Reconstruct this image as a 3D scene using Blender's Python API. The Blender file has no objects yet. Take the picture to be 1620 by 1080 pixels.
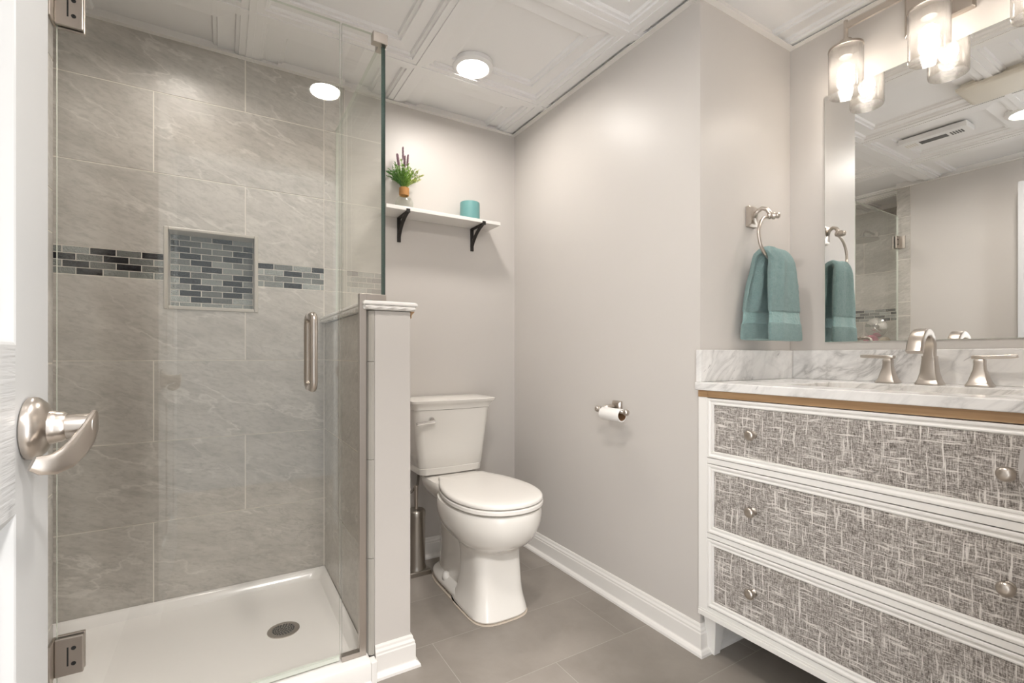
import bpy, bmesh, math, random
from mathutils import Vector, Matrix
random.seed(7)
PI = math.pi
scn = bpy.context.scene
COL = scn.collection

# ---------------------------------------------------------------- camera
FPX = 755.0
cam_d = bpy.data.cameras.new('camera')
cam = bpy.data.objects.new('camera', cam_d)
COL.objects.link(cam)
cam.location = (0, 0, 1.0)
cam.rotation_euler = (PI / 2, 0, -math.radians(31.195))
cam_d.sensor_width = 36.0
cam_d.lens = FPX / 1620 * 36.0
cam_d.shift_y = 22.5 / 1620
cam_d.clip_start = 0.02
scn.camera = cam

# ---------------------------------------------------------------- world / exposure
world = bpy.data.worlds.new('ambient_fill')
scn.world = world
world.use_nodes = True
bg = world.node_tree.nodes['Background']
bg.inputs[0].default_value = (0.96, 0.98, 1.0, 1)
# invented ambient fill: bright to both sides, dim straight back where the glass reflects
wn = world.node_tree.nodes; wl = world.node_tree.links
w_tc = wn.new('ShaderNodeTexCoord'); w_sx = wn.new('ShaderNodeSeparateXYZ'); w_ab = wn.new('ShaderNodeMath'); w_ab.operation = 'ABSOLUTE'
w_mr = wn.new('ShaderNodeMapRange'); w_mr.interpolation_type = 'SMOOTHSTEP'
for k_, v_ in ((1, 0.28), (2, 0.62), (3, 0.75), (4, 4.4)): w_mr.inputs[k_].default_value = v_
wl.new(w_tc.outputs['Generated'], w_sx.inputs[0]); wl.new(w_sx.outputs[0], w_ab.inputs[0])
wl.new(w_ab.outputs[0], w_mr.inputs[0]); wl.new(w_mr.outputs[0], bg.inputs[1])
scn.view_settings.view_transform = 'Standard'
scn.view_settings.look = 'None'
scn.view_settings.gamma = 1.0
scn.view_settings.use_curve_mapping = False
scn.view_settings.exposure = 0.62

BULB_L = 190.0      # radiance of the vanity bulbs
LIGHT_COL = (1.0, 0.945, 0.89)
hl = bpy.data.lights.new('doorway_fill', 'AREA'); hl.shape = 'DISK'; hl.size = 0.2; hl.energy = 68.0; hl.color = (1.0, 0.97, 0.95)  # unseen fill light added behind the doorway to brighten floor and lower shower
hlo = bpy.data.objects.new('doorway_fill', hl); COL.objects.link(hlo); hlo.location = (0.15, -0.80, 2.48); hlo.rotation_euler = (math.radians(38), 0, 0)

# ---------------------------------------------------------------- room dimensions
YT, YB = 2.229, 2.244          # shower tile face / painted back wall
XR, XM, XL = 1.375, 1.922, -0.34   # right wall, mirror wall, left wall
XS = -0.830                    # shower left wall
YA, YE = 1.047, 0.10           # alcove (towel) wall, entry wall
ZC = 2.212                     # ceiling
HX0, HX1, HY = 0.385, 0.52, 1.492  # half wall
YG = 1.505                     # shower glass
XV = 1.362                     # vanity front

# ---------------------------------------------------------------- materials
def new_mat(name):
    m = bpy.data.materials.new(name)
    m.use_nodes = True
    nt = m.node_tree
    return m, nt, nt.nodes['Principled BSDF']

class N:
    """tiny node helper"""
    def __init__(s, nt): s.nt = nt
    def n(s, t, **kw):
        nd = s.nt.nodes.new(t)
        for k, v in kw.items():
            if k in nd.inputs.keys(): nd.inputs[k].default_value = v
            else: setattr(nd, k, v)
        return nd
    def l(s, a, b): s.nt.links.new(a, b)
    def math(s, op, a, b=None):
        nd = s.nt.nodes.new('ShaderNodeMath'); nd.operation = op
        for i, v in enumerate((a, b)):
            if v is None: continue
            if isinstance(v, (int, float)): nd.inputs[i].default_value = v
            else: s.l(v, nd.inputs[i])
        return nd.outputs[0]
    def ramp(s, fac, stops):
        nd = s.nt.nodes.new('ShaderNodeValToRGB')
        el = nd.color_ramp.elements
        while len(el) < len(stops): el.new(0.5)
        for e, (p, c) in zip(el, stops):
            e.position = p
            e.color = (c, c, c, 1) if isinstance(c, (int, float)) else (*c, 1)
        s.l(fac, nd.inputs[0])
        return nd.outputs[0]
    def mix(s, fac, a, b):
        nd = s.nt.nodes.new('ShaderNodeMix'); nd.data_type = 'RGBA'
        for i, v in ((0, fac), (6, a), (7, b)):
            if isinstance(v, (int, float)): nd.inputs[i].default_value = v
            elif isinstance(v, tuple): nd.inputs[i].default_value = (*v, 1)
            else: s.l(v, nd.inputs[i])
        return nd.outputs[2]
    def pos(s):
        return s.nt.nodes.new('ShaderNodeNewGeometry').outputs['Position']
    def xyz(s, v):
        nd = s.nt.nodes.new('ShaderNodeSeparateXYZ'); s.l(v, nd.inputs[0]); return nd.outputs
    def vec(s, a, b, c):
        nd = s.nt.nodes.new('ShaderNodeCombineXYZ')
        for i, v in enumerate((a, b, c)):
            if isinstance(v, (int, float)): nd.inputs[i].default_value = v
            else: s.l(v, nd.inputs[i])
        return nd.outputs[0]
    def noise(s, vec, scale, detail=4, rough=0.5, dist=0.0):
        nd = s.nt.nodes.new('ShaderNodeTexNoise')
        nd.inputs['Scale'].default_value = scale
        nd.inputs['Detail'].default_value = detail
        nd.inputs['Roughness'].default_value = rough
        nd.inputs['Distortion'].default_value = dist
        if vec is not None: s.l(vec, nd.inputs['Vector'])
        return nd.outputs[0]
    def bump(s, h, strength, dist, bsdf):
        nd = s.nt.nodes.new('ShaderNodeBump')
        nd.inputs['Strength'].default_value = strength
        nd.inputs['Distance'].default_value = dist
        s.l(h, nd.inputs['Height']); s.l(nd.outputs[0], bsdf.inputs['Normal'])

def plain(name, col, rough=0.5, metal=0.0, var=0.03, bump=0.0, bscale=200, coat=0.0):
    m, nt, b = new_mat(name); h = N(nt)
    p = h.pos()
    f = h.noise(p, 6.0, 3)
    lo = tuple(c * (1 - var) for c in col); hi = tuple(min(1, c * (1 + var)) for c in col)
    h.l(h.mix(f, lo, hi), b.inputs['Base Color'])
    b.inputs['Roughness'].default_value = rough
    b.inputs['Metallic'].default_value = metal
    if coat: b.inputs['Coat Weight'].default_value = coat; b.inputs['Coat Roughness'].default_value = 0.05
    if bump: h.bump(h.noise(p, bscale, 2), bump, 0.001, b)
    return m

M = {}
M['wall'] = plain('wall_paint', (0.585, 0.553, 0.520), 0.42, var=0.012, bump=0.06, bscale=260)
M['ceil'] = plain('ceiling_white', (0.83, 0.82, 0.81), 0.40, var=0.01)
M['trim'] = plain('trim_white', (0.80, 0.775, 0.74), 0.32, var=0.015)
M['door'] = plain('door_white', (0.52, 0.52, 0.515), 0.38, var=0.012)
M['vanity'] = plain('vanity_white', (0.83, 0.81, 0.775), 0.38, var=0.012)
M['porcelain'] = plain('porcelain', (0.80, 0.77, 0.72), 0.12, var=0.005, coat=0.4)
M['seat'] = plain('seat_plastic', (0.82, 0.79, 0.745), 0.22, var=0.005)
M['acrylic'] = plain('acrylic_white', (0.84, 0.82, 0.79), 0.16, var=0.005)
M['nickel'] = plain('brushed_nickel', (0.54, 0.49, 0.44), 0.29, 1.0, var=0.05)
M['nickel_dark'] = plain('brushed_nickel_dark', (0.50, 0.455, 0.415), 0.33, 1.0, var=0.05)
M['chrome'] = plain('chrome', (0.78, 0.77, 0.76), 0.08, 1.0, var=0.02)
M['steel'] = plain('brushed_steel', (0.42, 0.39, 0.35), 0.30, 1.0, var=0.06)
M['grout'] = plain('grout', (0.78, 0.74, 0.67), 0.8, var=0.05)
M['floor_grout'] = plain('floor_grout', (0.42, 0.385, 0.35), 0.8, var=0.06)
M['dark'] = plain('dark_gap', (0.02, 0.02, 0.02), 0.8)
M['iron'] = plain('black_iron', (0.022, 0.019, 0.017), 0.45, 0.3)
M['candle'] = plain('teal_wax', (0.135, 0.31, 0.305), 0.42, var=0.08)
M['twine'] = plain('tan_twine', (0.48, 0.245, 0.085), 0.8, var=0.2)
M['paper'] = plain('tissue_paper', (0.84, 0.82, 0.79), 0.9, bump=0.2, bscale=300)
M['card'] = plain('cardboard', (0.24, 0.13, 0.06), 0.9)
M['leaf'] = None
M['purple'] = plain('lavender_purple', (0.19, 0.11, 0.135), 0.8, var=0.4)
M['pink'] = plain('pink_mesh', (0.55, 0.16, 0.24), 0.8, var=0.2)
M['cream'] = plain('cream_sponge', (0.55, 0.47, 0.36), 0.8, var=0.15)
M['rubber'] = plain('black_rubber', (0.03, 0.03, 0.03), 0.6)
M['hose'] = plain('braided_hose', (0.18, 0.16, 0.14), 0.4, 0.6, var=0.2)
M['fancover'] = plain('cream_plastic', (0.70, 0.65, 0.56), 0.4)
M['caulk'] = plain('old_caulk', (0.62, 0.54, 0.45), 0.7, var=0.25)

def wood_mat():
    m, nt, b = new_mat('raw_wood'); h = N(nt)
    x, y, z = h.xyz(h.pos())
    f = h.noise(h.vec(h.math('MULTIPLY', x, 8.0), h.math('MULTIPLY', y, 3.0), h.math('MULTIPLY', z, 90.0)), 1.0, 5, 0.6, 0.6)
    h.l(h.ramp(f, [(0.3, (0.33, 0.19, 0.09)), (0.7, (0.50, 0.32, 0.17))]), b.inputs['Base Color'])
    b.inputs['Roughness'].default_value = 0.55
    return m
M['wood'] = wood_mat()

def tile_mat():
    m, nt, b = new_mat('stone_look_tile'); h = N(nt)
    x, y, z = h.xyz(h.pos())
    at = h.n('ShaderNodeAttribute', attribute_name='rnd').outputs['Fac']
    a = h.math('ADD', x, y)
    r9 = h.math('MULTIPLY', at, 37.0)
    # strata run down to the right, about 18 degrees
    s1 = h.math('ADD', h.math('MULTIPLY', a, 0.34), z)
    s2 = h.math('SUBTRACT', a, h.math('MULTIPLY', z, 0.34))
    v = h.vec(h.math('ADD', h.math('MULTIPLY', s2, 1.8), r9), h.math('MULTIPLY', s1, 5.0), r9)
    n1 = h.noise(v, 1.9, 11, 0.72, 0.45)
    base = h.ramp(n1, [(0.28, (0.375, 0.350, 0.314)), (0.48, (0.490, 0.462, 0.420)), (0.70, (0.585, 0.556, 0.510))])
    gr = h.noise(h.vec(h.math('MULTIPLY', s2, 30.0), h.math('MULTIPLY', s1, 75.0), r9), 1.0, 6, 0.7, 0.3)
    base = h.mix(h.math('MULTIPLY', h.ramp(gr, [(0.35, 1.0), (0.54, 0.0)]), 0.40), base, (0.285, 0.264, 0.232))
    v2 = h.vec(h.math('ADD', h.math('MULTIPLY', s2, 2.2), r9), h.math('MULTIPLY', s1, 5.5), h.math('ADD', r9, 5.0))
    n2 = h.noise(v2, 1.4, 5, 0.52, 0.25)
    vein = h.math('ABSOLUTE', h.math('SUBTRACT', n2, 0.5))
    vm = h.ramp(vein, [(0.0, 1.0), (0.007, 0.6), (0.020, 0.0)])
    gate = h.ramp(h.noise(v, 1.1, 3), [(0.44, 0.0), (0.60, 1.0)])
    vm = h.math('MULTIPLY', h.math('MULTIPLY', vm, gate), 0.62)
    c = h.mix(vm, base, (0.70, 0.67, 0.62))
    n3 = h.noise(v2, 2.3, 9, 0.66, 0.7)
    dk = h.ramp(h.math('ABSOLUTE', h.math('SUBTRACT', n3, 0.44)), [(0.0, 1.0), (0.022, 0.0)])
    gate2 = h.ramp(h.noise(v2, 1.0, 2), [(0.48, 0.0), (0.64, 1.0)])
    c = h.mix(h.math('MULTIPLY', h.math('MULTIPLY', dk, gate2), 0.38), c, (0.23, 0.208, 0.18))
    h.l(c, b.inputs['Base Color'])
    b.inputs['Roughness'].default_value = 0.36
    h.bump(n1, 0.05, 0.002, b)
    return m
M['tile'] = tile_mat()

def mosaic_mat():
    m, nt, b = new_mat('glass_mosaic'); h = N(nt)
    at = h.n('ShaderNodeAttribute', attribute_name='rnd').outputs['Fac']
    c = h.ramp(at, [(0.0, (0.012, 0.012, 0.015)), (0.18, (0.024, 0.024, 0.027)), (0.30, (0.17, 0.175, 0.165)), (0.50, (0.25, 0.262, 0.245)), (0.72, (0.33, 0.35, 0.33)), (0.9, (0.40, 0.42, 0.40))])
    c.node.color_ramp.interpolation = 'CONSTANT'
    p = h.pos()
    n = h.noise(p, 52.0, 4, 0.6, 2.4)
    h.l(h.mix(h.math('MULTIPLY', n, 0.45), c, (0.40, 0.42, 0.41)) if False else c, b.inputs['Base Color'])
    b.inputs['Roughness'].default_value = 0.09
    b.inputs['Specular IOR Level'].default_value = 0.4
    h.bump(n, 0.9, 0.010, b)
    return m
M['mosaic'] = mosaic_mat()

def floor_mat():
    m, nt, b = new_mat('floor_porcelain'); h = N(nt)
    at = h.n('ShaderNodeAttribute', attribute_name='rnd').outputs['Fac']
    x, y, z = h.xyz(h.pos())
    v = h.vec(x, y, h.math('MULTIPLY', at, 20.0))
    n = h.noise(v, 2.6, 6, 0.55, 0.6)
    f = h.noise(v, 30.0, 5, 0.6, 0.3)
    c = h.ramp(n, [(0.3, (0.195, 0.172, 0.148)), (0.7, (0.300, 0.268, 0.236))])
    c = h.mix(h.math('MULTIPLY', f, 0.40), c, (0.34, 0.308, 0.275))
    h.l(c, b.inputs['Base Color'])
    b.inputs['Roughness'].default_value = 0.42
    return m
M['floor'] = floor_mat()

def marble_mat():
    m, nt, b = new_mat('white_marble'); h = N(nt)
    x, y, z = h.xyz(h.pos())
    s1 = h.math('SUBTRACT', z, h.math('ADD', h.math('MULTIPLY', y, -0.7), h.math('MULTIPLY', x, 0.5)))
    v = h.vec(h.math('MULTIPLY', x, 1.0), h.math('MULTIPLY', y, 1.0), h.math('MULTIPLY', s1, 1.6))
    n1 = h.noise(v, 4.2, 7, 0.55, 1.6)
    r = h.math('ABSOLUTE', h.math('SUBTRACT', n1, 0.5))
    vm = h.ramp(r, [(0.0, 1.0), (0.018, 0.55), (0.075, 0.0)])
    gate = h.ramp(h.noise(v, 3.0, 3), [(0.40, 0.0), (0.62, 1.0)])
    n2 = h.noise(v, 9.0, 6, 0.6, 2.2)
    cl = h.ramp(n2, [(0.45, 0.0), (0.75, 0.55)])
    base = h.mix(cl, (0.79, 0.775, 0.755), (0.56, 0.55, 0.54))
    c = h.mix(h.math('MULTIPLY', h.math('MULTIPLY', vm, gate), 0.62), base, (0.30, 0.29, 0.28))
    n3 = h.noise(v, 21.0, 3, 0.5, 1.0)
    sp = h.math('MULTIPLY', h.ramp(n3, [(0.69, 0.0), (0.75, 1.0)]), 0.45)
    c = h.mix(sp, c, (0.22, 0.20, 0.20))
    h.l(c, b.inputs['Base Color'])
    b.inputs['Roughness'].default_value = 0.16
    return m
M['marble'] = marble_mat()

def fabric_mat():
    m, nt, b = new_mat('woven_linen'); h = N(nt)
    x, y, z = h.xyz(h.pos())
    wob = h.math('MULTIPLY', h.noise(h.pos(), 14.0, 2), 0.012)
    y2 = h.math('ADD', y, wob); z2 = h.math('ADD', z, wob)
    hn = h.noise(h.vec(0.0, h.math('MULTIPLY', y2, 11.0), h.math('MULTIPLY', z2, 190.0)), 1.0, 3, 0.6)
    vn = h.noise(h.vec(4.0, h.math('MULTIPLY', y2, 150.0), h.math('MULTIPLY', z2, 11.0)), 1.0, 3, 0.6)
    fine = h.noise(h.vec(2.0, h.math('MULTIPLY', y2, 300.0), h.math('MULTIPLY', z2, 260.0)), 1.0, 3, 0.7)
    hm = h.noise(h.vec(7.0, h.math('MULTIPLY', y2, 60.0), h.math('MULTIPLY', z2, 420.0)), 1.0, 2, 0.6)
    vm = h.noise(h.vec(9.0, h.math('MULTIPLY', y2, 420.0), h.math('MULTIPLY', z2, 60.0)), 1.0, 2, 0.6)
    mixn = h.math('MULTIPLY', h.math('ADD', h.math('ADD', hm, vm), fine), 0.3333)
    base = h.ramp(mixn, [(0.40, (0.100, 0.086, 0.076)), (0.50, (0.305, 0.275, 0.250)), (0.60, (0.62, 0.58, 0.54))])
    sl = h.math('MAXIMUM', h.ramp(hn, [(0.555, 0.0), (0.65, 1.0)]), h.ramp(vn, [(0.56, 0.0), (0.65, 1.0)]))
    c = h.mix(h.math('MULTIPLY', sl, 0.80), base, (0.82, 0.78, 0.735))
    h.l(c, b.inputs['Base Color'])
    b.inputs['Roughness'].default_value = 0.85
    h.bump(mixn, 0.3, 0.001, b)
    return m
M['fabric'] = fabric_mat()

def towel_mat():
    m, nt, b = new_mat('terry_cloth'); h = N(nt)
    p = h.pos(); x, y, z = h.xyz(p)
    n = h.noise(p, 420.0, 3, 0.7)
    n2 = h.noise(p, 60.0, 3, 0.6)
    at = h.n('ShaderNodeAttribute', attribute_name='band').outputs['Fac']
    c = h.ramp(h.math('ADD', h.math('MULTIPLY', n, 0.6), h.math('MULTIPLY', n2, 0.4)), [(0.3, (0.165, 0.300, 0.295)), (0.7, (0.330, 0.490, 0.475))])
    c = h.mix(at, c, (0.235, 0.365, 0.355))
    h.l(c, b.inputs['Base Color'])
    b.inputs['Roughness'].default_value = 0.95
    b.inputs['Sheen Weight'].default_value = 0.35
    k = h.math('MULTIPLY', n, h.math('SUBTRACT', 1.0, at))
    h.bump(k, 1.0, 0.007, b)
    return m
M['towel'] = towel_mat()

def leaf_mat():
    m, nt, b = new_mat('artificial_leaf'); h = N(nt)
    at = h.n('ShaderNodeAttribute', attribute_name='rnd').outputs['Fac']
    h.l(h.ramp(at, [(0.0, (0.06, 0.19, 0.045)), (0.40, (0.22, 0.40, 0.065)), (1.0, (0.52, 0.53, 0.17))]), b.inputs['Base Color'])
    b.inputs['Roughness'].default_value = 0.5
    return m
M['leaf'] = leaf_mat()

def glass_mat(name, tint, ior=1.5, gloss=1.0, facing=None):
    """thin sheet glass: straight transmission plus Fresnel reflection"""
    m = bpy.data.materials.new(name); m.use_nodes = True
    nt = m.node_tree; nt.nodes.clear(); h = N(nt)
    out = h.n('ShaderNodeOutputMaterial')
    tr = h.n('ShaderNodeBsdfTransparent'); tr.inputs[0].default_value = (*tint, 1)
    gl = h.n('ShaderNodeBsdfGlossy'); gl.inputs['Roughness'].default_value = 0.0
    gl.inputs[0].default_value = (0.95, 1.0, 0.98, 1)
    fr = h.n('ShaderNodeFresnel')
    bf = h.nt.nodes.new('ShaderNodeNewGeometry').outputs['Backfacing']
    h.l(h.math('ADD', ior, h.math('MULTIPLY', bf, 1.0 / ior - ior)), fr.inputs[0])
    fac = h.math('MULTIPLY', fr.outputs[0], gloss)
    mx = h.n('ShaderNodeMixShader')
    h.l(fac, mx.inputs[0]); h.l(tr.outputs[0], mx.inputs[1]); h.l(gl.outputs[0], mx.inputs[2])
    h.l(mx.outputs[0], out.inputs[0])
    return m
M['glass'] = glass_mat('clear_sheet_glass', (0.990, 0.986, 0.977))
M['vase'] = glass_mat('vase_glass', (0.90, 0.91, 0.89), 1.45)
M['gedge'] = plain('glass_edge', (0.035, 0.07, 0.06), 0.08, var=0.3)
M['gedge_l'] = plain('glass_edge_pale', (0.62, 0.65, 0.58), 0.15, var=0.1)
m, nt, b = new_mat('mirror_silver')
b.inputs['Base Color'].default_value = (0.90, 0.905, 0.895, 1); b.inputs['Metallic'].default_value = 1.0
b.inputs['Roughness'].default_value = 0.0
M['mirror'] = m

def emit_mat(name, col, strength):
    m = bpy.data.materials.new(name); m.use_nodes = True
    nt = m.node_tree; nt.nodes.clear(); h = N(nt)
    out = h.n('ShaderNodeOutputMaterial'); e = h.n('ShaderNodeEmission')
    e.inputs[0].default_value = (*col, 1); e.inputs[1].default_value = strength
    h.l(e.outputs[0], out.inputs[0]); return m
M['led'] = emit_mat('led_disc', LIGHT_COL, 12.0)
M['bulb'] = emit_mat('lamp_bulb', LIGHT_COL, BULB_L)

def shade_mat():
    m = bpy.data.materials.new('seeded_white_glass'); m.use_nodes = True
    nt = m.node_tree; nt.nodes.clear(); h = N(nt)
    out = h.n('ShaderNodeOutputMaterial')
    tl = h.n('ShaderNodeBsdfTranslucent'); tl.inputs[0].default_value = (0.050, 0.046, 0.042, 1)
    df = h.n('ShaderNodeBsdfDiffuse'); df.inputs[0].default_value = (0.07, 0.066, 0.061, 1)
    tr = h.n('ShaderNodeBsdfTransparent'); tr.inputs[0].default_value = (1, 0.98, 0.95, 1)
    gl = h.n('ShaderNodeBsdfGlossy'); gl.inputs['Roughness'].default_value = 0.08
    m1 = h.n('ShaderNodeMixShader'); m1.inputs[0].default_value = 0.35
    h.l(tl.outputs[0], m1.inputs[1]); h.l(df.outputs[0], m1.inputs[2])
    p = h.pos(); x, y, z = h.xyz(p)
    n = h.noise(p, 55.0, 5, 0.7, 1.5)
    zf = h.n('ShaderNodeMapRange'); h.l(z, zf.inputs[0])
    zf.inputs[1].default_value = 1.90; zf.inputs[2].default_value = 1.955
    zf.inputs[3].default_value = 0.72; zf.inputs[4].default_value = 0.30
    fac = h.math('MULTIPLY', zf.outputs[0], h.math('ADD', 0.6, h.math('MULTIPLY', n, 0.7)))
    m2 = h.n('ShaderNodeMixShader'); h.l(fac, m2.inputs[0])
    h.l(m1.outputs[0], m2.inputs[1]); h.l(tr.outputs[0], m2.inputs[2])
    fr = h.n('ShaderNodeFresnel')
    bf = h.nt.nodes.new('ShaderNodeNewGeometry').outputs['Backfacing']
    h.l(h.math('ADD', 1.4, h.math('MULTIPLY', bf, 1.0 / 1.4 - 1.4)), fr.inputs[0])
    m3 = h.n('ShaderNodeMixShader'); h.l(fr.outputs[0], m3.inputs[0])
    h.l(m2.outputs[0], m3.inputs[1]); h.l(gl.outputs[0], m3.inputs[2])
    h.l(m3.outputs[0], out.inputs[0]); return m
M['shade'] = shade_mat()

# ---------------------------------------------------------------- mesh helpers
def newbm(): return bmesh.new()

def mk(name, bm, mats, parent=None, smooth=False, bevel=0.0, sub=0, seg=2, angle=40, kind=None):
    bmesh.ops.recalc_face_normals(bm, faces=bm.faces[:])
    me = bpy.data.meshes.new(name); bm.to_mesh(me); bm.free()
    if not isinstance(mats, (list, tuple)): mats = [mats]
    for mm in mats: me.materials.append(mm)
    o = bpy.data.objects.new(name, me); COL.objects.link(o)
    if parent is not None:
        o.parent = parent
        q = parent; off = Vector((0, 0, 0))
        while q is not None: off += q.location; q = q.parent
        o.location = -off
    if bevel:
        md = o.modifiers.new('bevel', 'BEVEL'); md.width = bevel; md.segments = seg
        md.limit_method = 'ANGLE'; md.angle_limit = math.radians(angle)
    if sub:
        md = o.modifiers.new('subsurf', 'SUBSURF'); md.levels = sub; md.render_levels = sub
    if smooth:
        for p in me.polygons: p.use_smooth = True
        if smooth == 'auto':
            es = o.modifiers.new('split', 'EDGE_SPLIT'); es.split_angle = math.radians(38)
    if kind: o['kind'] = kind
    return o

def thing(name, label, cat, loc, group=None):
    o = bpy.data.objects.new(name, None); COL.objects.link(o)
    o.location = loc; o.empty_display_size = 0.05
    o['label'] = label; o['category'] = cat
    if group: o['group'] = group
    return o

def tag(o, label, cat, group=None):
    o['label'] = label; o['category'] = cat
    if group: o['group'] = group
    return o

def box(bm, x0, x1, y0, y1, z0, z1, mi=0):
    vs = [bm.verts.new((x, y, z)) for x in (x0, x1) for y in (y0, y1) for z in (z0, z1)]
    fs = []
    for idx in ((0, 1, 3, 2), (4, 6, 7, 5), (0, 4, 5, 1), (2, 3, 7, 6), (0, 2, 6, 4), (1, 5, 7, 3)):
        f = bm.faces.new([vs[i] for i in idx]); f.material_index = mi; fs.append(f)
    return fs

def loft(bm, rings, cap0=True, cap1=True, mi=0, closed=True):
    vr = [[bm.verts.new(p) for p in r] for r in rings]
    n = len(vr[0])
    for a, b in zip(vr[:-1], vr[1:]):
        for i in range(n if closed else n - 1):
            f = bm.faces.new((a[i], a[(i + 1) % n], b[(i + 1) % n], b[i])); f.material_index = mi
    if cap0: bm.faces.new(vr[0]).material_index = mi
    if cap1: bm.faces.new(vr[-1]).material_index = mi
    return vr

def frame_of(d):
    d = Vector(d).normalized()
    up = Vector((0, 0, 1)) if abs(d.z) < 0.9 else Vector((1, 0, 0))
    a = d.cross(up).normalized(); b = a.cross(d).normalized()
    return a, b

def tube(bm, pts, r, n=12, caps=True, mi=0, closed=False):
    pts = [Vector(p) for p in pts]; m = len(pts)
    rs = r if isinstance(r, (list, tuple)) else [r] * m
    rings = []; a = None
    for i, p in enumerate(pts):
        if closed: d = pts[(i + 1) % m] - pts[i - 1]
        else: d = pts[min(i + 1, m - 1)] - pts[max(i - 1, 0)]
        d.normalize()
        if a is None: a, b = frame_of(d)
        else:
            a = (a - d * a.dot(d)).normalized()
        b = d.cross(a).normalized()
        rings.append([p + (a * math.cos(2 * PI * k / n) + b * math.sin(2 * PI * k / n)) * rs[i] for k in range(n)])
    if closed: rings.append(rings[0]); 
    vr = loft(bm, rings, caps and not closed, caps and not closed, mi)
    if closed: bmesh.ops.remove_doubles(bm, verts=[v for r_ in vr for v in r_], dist=1e-6)

def lathe(bm, prof, c, axis=(0, 0, 1), n=32, mi=0, caps=True):
    """prof: list of (radius, height along axis)"""
    ax = Vector(axis).normalized(); a, b = frame_of(ax); c = Vector(c)
    rings = [[c + ax * h_ + (a * math.cos(2 * PI * k / n) + b * math.sin(2 * PI * k / n)) * max(r_, 1e-4) for k in range(n)] for r_, h_ in prof]
    loft(bm, rings, caps, caps, mi)

def sph(bm, c, r, mi=0, n=16, sc=(1, 1, 1)):
    prof = [(r * math.sin(PI * i / n), -r * math.cos(PI * i / n)) for i in range(n + 1)]
    rings = [[Vector(c) + Vector((sc[0] * max(pr, 1e-4) * math.cos(2 * PI * k / n), sc[1] * max(pr, 1e-4) * math.sin(2 * PI * k / n), sc[2] * h_)) for k in range(n)] for pr, h_ in prof]
    loft(bm, rings, True, True, mi)

def nested(bm, P, frames, mi=0, cap=True, mis=None):
    """frames: list of ((a0,a1,b0,b1), depth); P maps (a,b,d) to a point"""
    prev = None
    for k, ((a0, a1, b0, b1), d) in enumerate(frames):
        vs = [bm.verts.new(P(a, b_, d)) for a, b_ in ((a0, b0), (a1, b0), (a1, b1), (a0, b1))]
        if prev:
            for i in range(4):
                f = bm.faces.new((prev[i], prev[(i + 1) % 4], vs[(i + 1) % 4], vs[i])); f.material_index = mis[k] if mis else mi
        prev = vs
    if cap: bm.faces.new(prev).material_index = mis[-1] if mis else mi

def inset(r, d): return (r[0] + d, r[1] - d, r[2] + d, r[3] - d)

def set_rnd(o, vals, name='rnd'):
    at = o.data.attributes.new(name, 'FLOAT', 'FACE')
    at.data.foreach_set('value', vals)

def subtract(r, hole):
    if hole is None: return [r]
    a0, a1, b0, b1 = r; h0, h1, g0, g1 = hole
    if a1 <= h0 or a0 >= h1 or b1 <= g0 or b0 >= g1: return [r]
    out = []
    if a0 < h0: out.append((a0, h0, b0, b1))
    if a1 > h1: out.append((h1, a1, b0, b1))
    m0, m1 = max(a0, h0), min(a1, h1)
    if b0 < g0: out.append((m0, m1, b0, g0))
    if b1 > g1: out.append((m0, m1, g1, b1))
    return out

class TileMesh:
    """stone tiles + glass mosaic on a plane; P maps (a, b, d) to a point, d = out of the wall"""
    def __init__(s, P): s.bm = newbm(); s.P = P; s.r = []
    def plate(s, rect, d, mi, rnd, skirt=True):
        a0, a1, b0, b1 = rect
        P = s.P
        f = [bm_v for bm_v in (s.bm.verts.new(P(a0, b0, d)), s.bm.verts.new(P(a1, b0, d)), s.bm.verts.new(P(a1, b1, d)), s.bm.verts.new(P(a0, b1, d)))]
        q = s.bm.faces.new(f); q.material_index = mi; s.r.append(rnd)
        if skirt:
            g = [s.bm.verts.new(P(a, b_, d - 0.003)) for a, b_ in ((a0, b0), (a1, b0), (a1, b1), (a0, b1))]
            for i in range(4):
                k = s.bm.faces.new((f[i], f[(i + 1) % 4], g[(i + 1) % 4], g[i])); k.material_index = mi; s.r.append(rnd)
    def tiles(s, rects, hole=None, g=0.0021):
        for r in rects:
            rn = random.random()
            for q in subtract(inset(r, g), hole): s.plate(q, 0.0, 0, rn)
    def grout(s, rect, hole=None, d=-0.0014):
        for q in subtract(rect, hole): s.plate(q, d, 1, 0.5, False)
    def mosaic(s, rect, hole=None, row=0.0248, ln=0.0735, ph=0.0, top=True, seed=3):
        a0, a1, b0, b1 = rect; rr = random.Random(seed)
        nrow = max(1, round((b1 - b0) / row)); row = (b1 - b0) / nrow
        for k in range(nrow):
            off = (k % 2) * ln / 2 + ph
            x = a0 - ln + (off % ln); last = 1.0
            while x < a1:
                q = (max(x, a0) + 0.0015, min(x + ln, a1) - 0.0015, b0 + k * row + 0.0015, b0 + (k + 1) * row - 0.0015)
                rn = rr.random()
                if rn < 0.34: rn = 0.1 if last > 0.3 else 0.35
                last = rn
                if q[1] - q[0] > 0.006:
                    for z in subtract(q, hole): s.plate(z, -0.0003, 2, rn)
                x += ln
    def done(s, name, **kw):
        vals = list(s.r)
        me = bpy.data.meshes.new(name); s.bm.to_mesh(me); s.bm.free()
        for k in ('tile', 'grout', 'mosaic'): me.materials.append(M[k])
        o = bpy.data.objects.new(name, me); COL.objects.link(o)
        at = me.attributes.new('rnd', 'FLOAT', 'FACE'); at.data.foreach_set('value', vals)
        o['kind'] = 'structure'
        return o

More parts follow.
